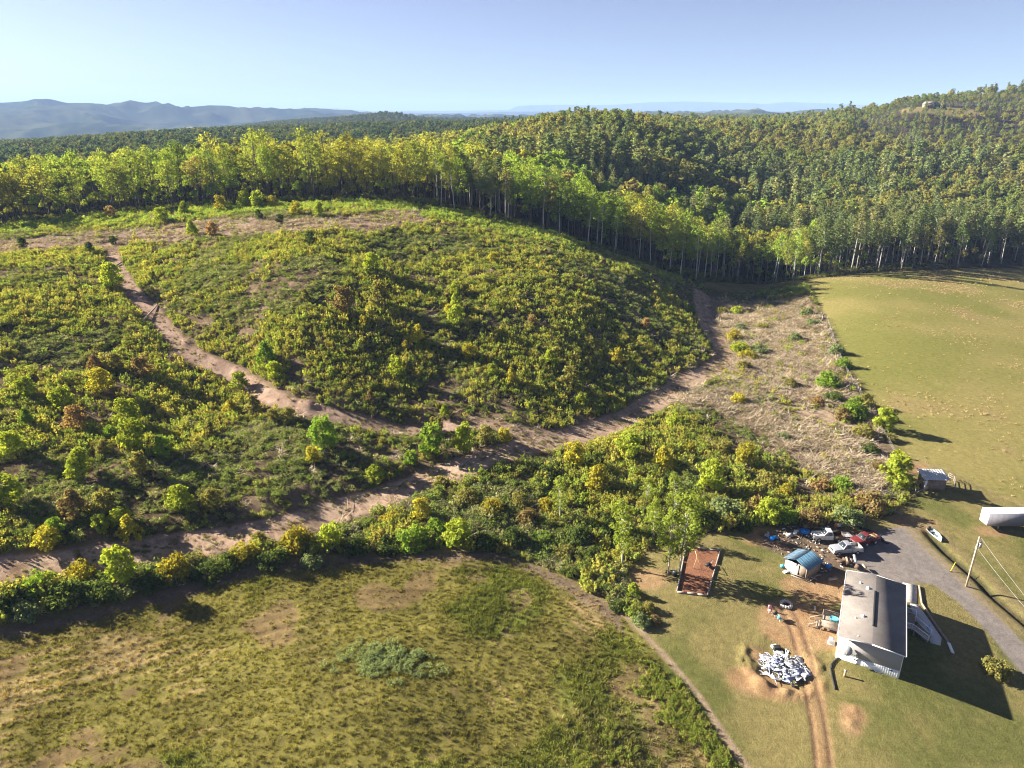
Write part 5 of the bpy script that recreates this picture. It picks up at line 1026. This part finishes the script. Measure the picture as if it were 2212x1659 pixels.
# --- shed under blue metal with tarps
def shed():
    P0 = np.array(pt_z(1755, 1188, 4.1)); P1 = np.array(pt_z(1719, 1210, 4.1)); E0 = np.array(pt_z(1787, 1213, 3.2)); E1 = np.array(pt_z(1757, 1228, 3.2))
    ax = P1 - P0; Lr = np.linalg.norm(ax); ax /= Lr; n_ = np.array((-ax[1], ax[0], 0)); wd = abs((E0 - P0)[:2] @ n_[:2]); sgn = np.sign((E0 - P0)[:2] @ n_[:2]); c = (P0 + P1) / 2
    zb = gz(c[0], c[1]); h = math.atan2(ax[1], ax[0]); wd = min(max(wd, 2.0), 2.5); L = Lr - .4
    o = empty('shed', (c[0], c[1], zb), h, "small shed under a blue metal roof with white tarps on its walls", 'shed')
    s = sgn; zr, ze = 4.1 - zb, 3.15 - zb
    b_ = MB(); hw = wd - .35
    for yy in (-hw, hw): b_.box((0, yy, ze / 2), (L - .8, .12, ze))
    b_.box((-L / 2 + .45, 0, ze / 2), (.12, 2 * hw, ze)); b_.box((L / 2 - .45, hw * .55, ze / 2), (.12, hw * .9, ze)); b_.build('wall', M['wood_wall'], o)
    for sd, mm in ((s, M['blue_metal']), (-s, mat('pale_blue_metal', (.09, .15, .21), .5, .2, 2, .45))):  # same metal, lighter on the left slope: sunlight put into its colour
        r = MB(); k = 14
        for i in range(k):
            x0 = -L / 2 + L * i / k; x1 = x0 + L / k; dz = .012 * (i % 2)
            v = [(x0, 0, zr + dz), (x1, 0, zr + dz), (x1, sd * wd, ze + dz), (x0, sd * wd, ze + dz)]; v += [(a, b, z - .05) for a, b, z in v]
            r.add(v, [(0, 1, 2, 3), (7, 6, 5, 4), (0, 4, 5, 1), (1, 5, 6, 2), (2, 6, 7, 3), (3, 7, 4, 0)])
        r.build('roof', mm, o)
    tp = MB(); n = 10; rg = np.random.default_rng(4)
    for side in range(2):
        V = []
        for j in range(4):
            for i in range(n):
                f = i / (n - 1); zz = ze * .95 * (1 - j / 3) + .05
                bulge = .12 + .16 * j / 3 + rg.normal() * .06
                V.append((L / 2 - .4 + bulge, -hw + 2 * hw * f * .62, zz) if side == 0 else (-L / 2 + .6 + (L - 1.0) * f, -s * (hw + bulge), zz))
        tp.add(V, [(j * n + i, j * n + i + 1, (j + 1) * n + i + 1, (j + 1) * n + i) for j in range(3) for i in range(n - 1)])
    tp.build('tarp', M['tarp'], o)
    for yy in (-hw + .1, 0, hw - .1): q = MB(); q.bar((L / 2 - .3, yy, 0), (L / 2 - .3, yy, ze), .12); q.build('post', M['timber'], o)
shed()
# --- the little stock shed by the pasture, and its pens
def stock_shed():
    x, y, z = GH(2018, 1060); o = empty('stock_shed', (x, y + 1.6, gz(x, y + 1.6)), math.radians(-4), "small stock shed with a bright metal roof beside the pasture", 'shed')
    w = MB(); prism(w, [(-2.2, -.3), (2.3, -.3), (2.3, 2.6), (-2.2, 2.6)], -1.5, 1.5); w.build('wall', M['wood_wall'], o)
    r = MB()
    for i in range(10): xx = -2.7 + i * .55; v = [(xx, -2.1, 2.75), (xx + .55, -2.1, 2.75), (xx + .55, 1.9, 3.35), (xx, 1.9, 3.35)]; v += [(a, b, c - .06) for a, b, c in v]; r.add(v, [(0, 1, 2, 3), (7, 6, 5, 4), (0, 4, 5, 1), (1, 5, 6, 2), (2, 6, 7, 3), (3, 7, 4, 0)])
    r.build('roof', M['grey_metal'], o); d_ = MB(); d_.box((-1.9, -1.53, 1.2), (.5, .05, 2.1)); d_.build('door', M['white'], o)
stock_shed()
def pen(name, pix, label, hh=1.2):
    P = [np.array(GH(*p)) for p in pix]; c = P[0].copy(); o = empty(name, tuple(c), 0, label, 'pen')
    for p in P: q = MB(); q.bar(p - c - np.array((0, 0, .3)), p - c + np.array((0, 0, hh + .15)), .14); q.build('post', M['grey_wood'], o)
    for a, b in zip(P[:-1], P[1:]):
        q = MB(); 
        for k in (.35, .75, 1.1): q.bar(a - c + np.array((0, 0, hh * k)), b - c + np.array((0, 0, hh * k)), .05, .12)
        q.build('rail', M['grey_wood'], o)
pen('stock_pen', [(2036, 1055), (2062, 1058), (2060, 1040), (2048, 1033)], "small railed pen on the right of the stock shed")
pen('stock_pen', [(1977, 1064), (1995, 1068), (2004, 1052), (1992, 1046)], "broken railed pen on the left of the stock shed", 1.0)
def fence():
    L = smooth_line([ground_at(*p) for p in [(1786, 690), (1802, 740), (1822, 790), (1850, 845), (1885, 905), (1920, 960), (1945, 1000), (1962, 1020)]], 6); seg = np.concatenate([[0], np.cumsum(np.linalg.norm(np.diff(L, axis=0), axis=1))]); n = int(seg[-1] / 7)
    P = np.stack([np.interp(np.linspace(0, seg[-1], n + 1), seg, L[:, k]) for k in (0, 1)], 1); Z = HT(P[:, 0], P[:, 1]); c = np.array((P[0, 0], P[0, 1], Z[0])); o = empty('pasture_fence', tuple(c), 0, "wire fence of grey posts along the pasture edge", 'fence')
    T3 = np.column_stack([P, Z]) - c
    for i, p in enumerate(T3): q = MB(); q.tube([p - np.array((0, 0, .3)), p + np.array((RNG.normal() * .05, RNG.normal() * .05, 1.45))], .09, 6); q.build('post', M['grey_wood'], o)
    for k in (.5, .9, 1.3): q = MB(); q.tube(T3 + np.array((0, 0, k)), .015, 3); q.build('wire', M['grey_metal'], o)
fence()
for px, py, h, r, lab in [(1942, 988, 1.7, .34, "stout grey gate post near the stock shed"), (1776, 693, 1.9, .3, "dark broken snag at the upper pasture corner"), (1858, 848, 1.3, .2, "white-capped post at the bend of the pasture fence")]:
    q = MB(); q.tube([(0, 0, -.3), (.03, 0, h * .6), (0, .02, h)], [r, r * .9, r * .8], 9); one('gate_post', px, py, q, M['grey_wood'], lab, 'post')
# --- house far up the wooded hill
hx, hy = HILL_HOUSE; o = empty('hill_house', (hx, hy, gz(hx, hy)), .15, "distant dark house with a pale roof in the hilltop meadow", 'house')
q = MB(); prism(q, [(-8, -1), (8, -1), (8, 4.2), (-8, 4.2)], -4.5, 4.5); q.build('wall', M['wood_wall'], o)
q = MB(); v = [(-8.6, -5.2, 4), (8.6, -5.2, 4), (8.6, 0, 7.2), (-8.6, 0, 7.2), (8.6, 5.2, 4), (-8.6, 5.2, 4)]; q.add(v, [(0, 1, 2, 3), (3, 2, 4, 5), (0, 3, 5), (1, 4, 2), (0, 5, 4, 1)]); q.build('roof', mat('pale_roof', (.26, .21, .2), .8), o)
q = MB(); prism(q, [(-2.5, 3.5), (2.5, 3.5), (0, 6.3)], -6.6, -4.4); prism(q, [(-2.3, -1), (2.3, -1), (2.3, 3.6), (-2.3, 3.6)], -6.4, -4.45); q.build('porch', M['black'], o)
for x in (-6, -4, 4, 6): q = MB(); q.box((x, -4.55, 2.2), (1.2, .1, 1.4)); q.build('window', M['glass'], o)
q = MB(); q.box((14.5, 0, 1.2), (9, 6, 4.5)); q.build('annex', M['black'], o)
# --- boat by the ditch
def boat():
    a = np.array(GH(2004, 1148)); b = np.array(GH(2022, 1172)); h = math.atan2(b[1] - a[1], b[0] - a[0]); c = (a + b) / 2; o = empty('rowing_boat', (c[0] + .5, c[1], c[2] + .1), h, "old white and blue boat left at the head of the ditch", 'boat')
    n, m = 10, 7; V = []
    for i in range(n):
        t = i / (n - 1); w = .85 * math.sin(math.pi * min(1, .25 + .75 * t) ** 1.1) ** .6 * (1 if t < .97 else .15); 
        for j in range(m): u = (j / (m - 1)) * 2 - 1; V.append(((t - .5) * 4.2, u * w, .62 * abs(u) ** 2.2 + .12 * abs(t - .3)))
    F = [(i * m + j, i * m + j + 1, (i + 1) * m + j + 1, (i + 1) * m + j) for i in range(n - 1) for j in range(m - 1)] + [tuple(range(m - 1, -1, -1))]
    q = MB(); q.add(V, F); q.add([(x * .97, y * .93, z + .05) for x, y, z in V], [tuple(reversed(f)) for f in F]); q.build('hull', M['white'], o)
    for x in (-1.0, .3): q = MB(); q.box((x, 0, .42), (.3, 1.3, .05)); q.build('seat', M['blue_plastic'], o)
    q = MB(); q.box((-2.0, 0, .75), (.4, .5, .6)); bevel(q.build('motor', M['black'], o), .1)
boat()
# --- garden bed, things in it
def garden():
    C = [np.array(GH(*p)) for p in [(1482, 1183), (1556, 1190), (1528, 1288), (1462, 1280)]]; c = sum(C) / 4; o = empty('garden_bed', tuple(c), 0, "red earth garden bed framed by grey timbers", 'garden bed')
    for k in range(4):
        a, b = C[k] - c, C[(k + 1) % 4] - c; n = 3
        for i in range(n): p = a + (b - a) * (i + .03) / n; r = a + (b - a) * (i + .97) / n; q = MB(); q.bar(p + np.array((0, 0, .13)), r + np.array((0, 0, .13 + .05 * ((i + k) % 2))), .24, .3); q.build('timber', M['grey_wood'], o)
garden()
fr = add_simple('swing_frame', 1512, 1228, "slender pole frame standing inside the garden bed", 'frame', [('pole', MB().tube([(-1.2, 0, 0), (-.7, .2, 2.3)], .05, 6), M['lumber']), ('pole', MB().tube([(.3, 0, 0), (-.7, .2, 2.3)], .05, 6), M['lumber']), ('cross_bar', MB().tube([(-.7, .2, 2.3), (-.5, 2.2, 2.2)], .05, 6), M['lumber'])])
kt = add_simple('garden_cart', 1529, 1225, "dark little garden cart left inside the garden bed", 'cart', [('tray', MB().box((0, 0, .55), (1.1, .7, .3)), M['black']), ('handle', MB().tube([(.5, 0, .6), (1.1, .1, 1.1)], .04, 6), M['grey_metal'])] + [('wheel', MB().tube([(.2, s * .4, .22), (.2, s * .5, .22)], .24, 12), M['tyre']) for s in (-1, 1)], rz=.4)
wb = add_simple('tree_barrel', 1457, 1243, "dark barrel with a pale lid between the two garden bed trees", 'barrel', [('body', MB().tube([(0, 0, 0), (0, 0, .9)], .45, 14), M['black']), ('lid', MB().tube([(0, 0, .9), (0, 0, .97)], .4, 14), M['stone'])])
# --- fire ring, grill, rubbish heap
def ring_of_stones(px, py, R):
    x, y, z = GH(px, py); o = empty('fire_ring', (x, y, z), 0, "round fire ring of pale stones on the lawn", 'fire ring')
    for i in range(13):
        a = 6.283 * i / 13; q = MB(); q.tube([(math.cos(a) * R, math.sin(a) * R, -.05), (math.cos(a) * R, math.sin(a) * R, .38)], [.30, .22], 6); q.build('stone', M['stone'], o)
    q = MB(); q.tube([(0, 0, .0), (0, 0, .05)], R - .1, 18); q.build('ash', M['black'], o)
ring_of_stones(1698, 1307, .85)
add_simple('charcoal_grill', 1672, 1334, "dark round charcoal grill standing on the red dirt", 'grill', [('bowl', MB().tube([(0, 0, .75), (0, 0, .95), (0, 0, 1.15)], [.3, .45, .46], 14), M['black']), ('lid', MB().tube([(0, 0, 1.16), (0, 0, 1.4)], [.46, .15], 14), M['rust'])] + [('leg', MB().bar((math.cos(a) * .45, math.sin(a) * .45, 0), (math.cos(a) * .25, math.sin(a) * .25, .8), .05), M['grey_metal']) for a in (.3, 2.4, 4.5)])
add_simple('lawn_chair', 1663, 1322, "pink plastic lawn chair beside the charcoal grill", 'chair', [('seat', MB().box((0, 0, .42), (.6, .6, .06)), mat('pink', (.6, .3, .35), .6)), ('backrest', MB().box((0, .3, .8), (.6, .06, .75)), mat('pink2', (.6, .32, .36), .6))] + [('leg', MB().bar((a * .25, b * .25, 0), (a * .25, b * .25, .42), .06), M['white']) for a in (-1, 1) for b in (-1, 1)])
add_simple('lawn_chair', 1684, 1340, "teal plastic lawn chair beside the charcoal grill", 'chair', [('seat', MB().box((0, 0, .42), (.6, .6, .06)), M['teal']), ('backrest', MB().box((0, .3, .8), (.6, .06, .75)), M['teal'])] + [('leg', MB().bar((a * .25, b * .25, 0), (a * .25, b * .25, .42), .06), M['white']) for a in (-1, 1) for b in (-1, 1)], rz=2)
def heap():
    rg = np.random.default_rng(9); c0 = np.array(GH(1692, 1442)); mats = [M['white'], M['tarp'], M['grey_metal'], mat('bluish', (.34, .38, .5), .6), M['black']]; mb = MB()
    for i in range(150):
        a = rg.uniform(0, 6.283); q = math.sqrt(rg.uniform()) ; p = np.array((math.cos(a) * 3.9 * q, math.sin(a) * 3.0 * q, .1 + 1.15 * (1 - q * q) * rg.uniform(.4, 1))); L = rg.uniform(.6, 2.3); h = rg.uniform(0, 6.283); bend = rg.normal() * 1.3; w = rg.uniform(.12, .3) if i % 3 else rg.uniform(.5, 1.1); n = 6; P = []
        for k in range(n): h += bend / n; P.append(p.copy()); p = p + np.array((math.cos(h), math.sin(h), rg.normal() * .25)) * L / n; p[2] = max(p[2], .06)
        mi = rg.choice(5, p=[.18, .30, .22, .24, .06]); V = []
        for k in range(n): d = P[min(k + 1, n - 1)] - P[max(k - 1, 0)]; d /= np.linalg.norm(d) + 1e-9; s = np.array((-d[1], d[0], rg.normal() * .2)) * w * .5; V += [P[k] - s, P[k] + s, P[k] + s + np.array((0, 0, .025)), P[k] - s + np.array((0, 0, .025))]
        mb.add(V, [(k * 4 + j, k * 4 + (j + 1) % 4, k * 4 + 4 + (j + 1) % 4, k * 4 + 4 + j) for k in range(n - 1) for j in range(4)], int(mi))
    o = mb.build('debris', mats, label="heap of torn white siding and plastic strips in the burn pit", cat='rubbish', kind='stuff'); o.location = c0
    for i, (px, py, dx, dy, dz_, m, lab) in enumerate([(1678, 1404, 1.1, .8, .7, 'black', "black burnt box above the rubbish heap"), (1672, 1398, .9, .6, .35, 'white', "white carton beside the black burnt box"), (1683, 1413, 1.1, .9, .45, 'stone', "speckled grey block below the black burnt box"), (1735, 1466, .9, .7, .8, 'white', "white bin at the lower right end of the rubbish heap")]):
        q = MB(); q.box((0, 0, dz_ / 2), (dx, dy, dz_)); bevel(one('burnt_box' if i == 0 else 'box', px, py, q, M[m], lab, 'box', rz=.3 * i), .04)
    ground_tube('bent_rod', [(1640, 1414), (1660, 1436), (1672, 1450)], .05, M['lumber'], "pale rod leaning on the left end of the rubbish heap", 'rod', lift=.25)
    ground_tube('bent_rod', [(1676, 1412), (1684, 1424), (1688, 1434)], .06, M['white'], "white rod between the rubbish heap and the burnt box", 'rod', lift=.25)
heap()
# --- scrap yard
def board_pile(px, py, n, L, m, name, label, cat, rz, group=None, spread=.5):
    for i in range(n):
        q = MB(); q.bar((-L / 2, 0, 0), (L / 2 * random.uniform(.7, 1), RNG.normal() * .2, RNG.normal() * .1), .16, .06); a = random.gauss(0, .15)
        one(name, px + random.uniform(-7, 7) * spread, py + random.uniform(-3, 3) * spread, q, m, label, cat, rz=rz + a, group=group, dz=.06 + .06 * i)
board_pile(1735, 1249, 6, 3.2, M['grey_wood'], 'plank', "grey plank dropped in front of the tarped shed", 'plank', -.6, 'planks before the shed', 1.6)
board_pile(1762, 1248, 4, 3.0, M['grey_wood'], 'plank', "grey plank leaning at the open end of the tarped shed", 'plank', .5, 'planks at the shed end', 1.2)
for i in range(7):
    x0, y0 = 1866 + i * 5, 1143 + i * 4.2; ground_tube('black_pipe', [(x0 - 14, y0 - 5), (x0, y0 - 1), (x0 + 24, y0 + 7 + (i % 3) * 3)], .12, M['black'], "black pipe in the tangle behind the red pickup truck", 'pipe', 'black pipes behind the red pickup', lift=.1 * (i % 3))
def scrap():
    o = empty('scrap_heap', GH(1833, 1219), .2, "rusty scrap heap with a leaning white board before the silver pickup", 'scrap heap')
    rg = np.random.default_rng(3)
    for i in range(9): q = MB(); p = rg.normal(size=3) * np.array((.9, .7, .15)) + np.array((0, 0, .5)); q.box(p, (rg.uniform(.6, 1.5), rg.uniform(.3, .8), rg.uniform(.1, .5)), rz=rg.uniform(0, 3), tilt=('X', rg.normal() * .5)); q.build('sheet', M['rust'] if i % 3 else M['timber'], o)
    q = MB(); q.tube([(-.9, -.2, .4), (.1, -.3, .55)], .38, 12); q.build('drum', M['rust'], o); q = MB(); q.bar((1.1, -.9, 0), (1.3, .6, 1.5), .5, .05); q.build('panel', M['white'], o)
scrap()
q = MB(); q.tube([(0, 0, .0), (0, 0, .35)], [.95, 1.0], 20); q.tube([(0, 0, .36), (0, 0, .40)], .9, 20); one('paddling_pool', 1738, 1149, q, M['blue_plastic'], "round bright blue paddling pool in the scrap yard", 'pool')
ground_tube('white_pipe', [(1757, 1141), (1775, 1144), (1786, 1150)], .16, M['white'], "white pipe lying behind the white pickup truck", 'pipe', lift=.2)
SCR = [(1670, 1163, (1.6, .9, .5), 'blue_plastic', .4, "crumpled blue tarp bundle in the red bank hollow", 'tarp'), (1657, 1157, (.9, .7, .35), 'tarp', .9, "pale sack beside the blue tarp bundle", 'sack'), (1705, 1158, (1.2, .7, .4), 'tarp', .2, "grey carton between the pool and the tarp bundle", 'box'), (1718, 1152, (.8, .6, .5), 'white', 1, "white carton beside the blue paddling pool", 'box'), (1804, 1139, (.5, .5, .8), 'orange', 0, "small orange barrel behind the white pickup truck", 'barrel'), (1812, 1137, (1.0, .6, .5), 'white', .3, "white chest behind the orange barrel", 'chest'), (1850, 1134, (.7, .7, .7), 'white', .5, "white drum shaded by the trailing pipes", 'drum'), (1828, 1128, (2.2, 1.2, .6), 'blue_metal', -.4, "dark blue sheet metal heap behind the trucks", 'scrap'), (1690, 1225, (.7, .5, .4), 'teal', .3, "light blue crate left of the tarped shed", 'crate'), (1699, 1236, (1.2, .5, .4), 'white', .2, "white sack left of the tarped shed", 'sack'), (1789, 1226, (.9, .6, .5), 'blue_plastic', .6, "blue bin at the right wall of the tarped shed", 'bin'), (1822, 1156, (2.6, 1.4, .35), 'tarp', .1, "grey tarp spread between the white and red trucks", 'tarp'), (1860, 1127, (1.6, 1.1, .9), 'rust', .5, "rusty machine hulk at the edge of the gravel", 'machine'), (1788, 1350, (.6, .5, .4), 'teal', .3, "teal bucket below the small wooden deck", 'bucket'), (1798, 1252, (1.6, .5, .3), 'timber', .2, "brown trough between the shed and the mobile home", 'trough'), (1760, 1316, (.9, .3, .3), 'stone', 1.2, "row of pale blocks beside the small deck", 'block'), (1992, 1020, (1.4, 1.0, .5), 'white', .2, "white sheet heap on the sand left of the stock shed", 'sheet'), (1757, 1032, (.5, .4, .4), 'blue_plastic', .2, "small blue drum lost in the brush below the slash", 'drum'), (1873, 1418 - 240, (.3, .3, .3), 'white', 0, "white jug beside the red pickup truck", 'jug'), (1742, 1140, (1.3, .8, .5), 'grey_wood', .3, "grey crate behind the blue paddling pool", 'crate')]
for px, py, dm, m, rz, lab, cat in SCR:
    q = MB(); rg = np.random.default_rng(int(px * 7 + py)); a, b, c = dm
    if cat in ('barrel', 'drum', 'bucket', 'jug'): q.tube([(0, 0, 0), (0, 0, c * .5), (0, 0, c)], [a * .46, a * .52, a * .46], 14); q.tube([(0, 0, c), (0, 0, c + .05)], [a * .4, a * .38], 14)
    elif cat in ('tarp', 'sack', 'sheet', 'scrap'):
        n = 8; V = []
        for j in range(n):
            for i in range(n): u, v = i / (n - 1) * 2 - 1, j / (n - 1) * 2 - 1; k = max(0, 1 - (u * u + v * v) * .55); V.append((u * a * .6 + rg.normal() * .05, v * b * .6 + rg.normal() * .05, max(0, c * k * rg.uniform(.55, 1.1))))
        q.add(V, [(j * n + i, j * n + i + 1, (j + 1) * n + i + 1, (j + 1) * n + i) for j in range(n - 1) for i in range(n - 1)])
    else:
        q.box((0, 0, c / 2), (a, b, c)); q.box((0, 0, c + .025), (a * 1.04, b * 1.06, .05))
        for s in (-1, 1): q.box((s * a * .3, 0, c / 2), (.06, b * 1.03, c * .9))
    one({'scrap': 'scrap_metal'}.get(cat, cat), px, py, q, M[m], lab, cat, rz=rz)
rg = np.random.default_rng(12); mb = MB(); YD = YARD_DIRT; c0 = np.array((*YD.mean(0), 0)); k = 0
pts = sample_poly(YD, 260, rg); zz = HT(pts[:, 0], pts[:, 1])
for (x, y), z in zip(pts, zz): mb.box((x - c0[0], y - c0[1], z + .04), (rg.uniform(.1, .9), rg.uniform(.08, .25), rg.uniform(.05, .16)), rz=rg.uniform(0, 3.14), mi=int(rg.choice(5, p=[.3, .25, .2, .15, .1])))
o = mb.build('litter', [M['grey_wood'], M['rust'], M['timber'], M['tarp'], M['white']], label="bits of wood and metal littering the scrap yard", cat='litter', kind='stuff'); o.location = c0

# --- heaps of cut brush in the slash
BP = [(1620, 668, 3.0, 'by the track bend top'), (1690, 690, 3.2, 'at the upper pasture corner'), (1745, 735, 2.4, 'beside the pasture fence'), (1655, 810, 3.2, 'in the middle of the slash'), (1740, 800, 2.6, 'under the green fence bushes'), (1540, 868, 3.0, 'at the track bend foot'), (1660, 880, 3.0, 'at the lower slash edge'), (1790, 925, 3.0, 'near the lower fence bushes'), (1850, 1000, 3.2, 'above the stock shed'), (1900, 1068, 3.4, 'left of the stock shed'), (1730, 960, 2.6, 'in the lower slash')]
for k, (px, py, R_, wh) in enumerate(BP):
    rg = np.random.default_rng(500 + k); mb = MB()
    for i in range(90):
        a = rg.uniform(0, 6.283); q = R_ * math.sqrt(rg.uniform()) * .75; h = rg.uniform(0, 6.283); L = rg.uniform(.6, 2.4); p = np.array((math.cos(a) * q, math.sin(a) * q * .7, .05 + .9 * (1 - q / R_) * rg.uniform(.2, 1))); d_ = np.array((math.cos(h), math.sin(h), rg.normal() * .25)) * L * .5; r_ = rg.uniform(.025, .085)
        mb.tube([p - d_, p + rg.normal(size=3) * .1, p + d_], [r_, r_ * .8, r_ * .3], 4, int(rg.integers(0, 3)))
    one('brush_pile', px, py, mb, [M['grey_wood'], M['timber'], M['bark']], "tangled pile of cut branches " + wh, 'brush pile', group='brush piles in the slash')
# OBJECTS_END
# ------------------------------------------------------------------ haze
def build_haze():
    b = NT('haze'); v = b.n("ShaderNodeVolumePrincipled"); v.inputs['Color'].default_value = (.36, .54, .92, 1); v.inputs['Density'].default_value = HAZE; v.inputs['Anisotropy'].default_value = 0
    b.l(v.outputs[0], b.out.inputs['Volume'])
    mb = MB(); mb.box((0, 11500, 230), (50000, 27000, 640))
    mb.build('haze', [b.m], kind='stuff')
HAZE = 7.5e-5
build_haze()
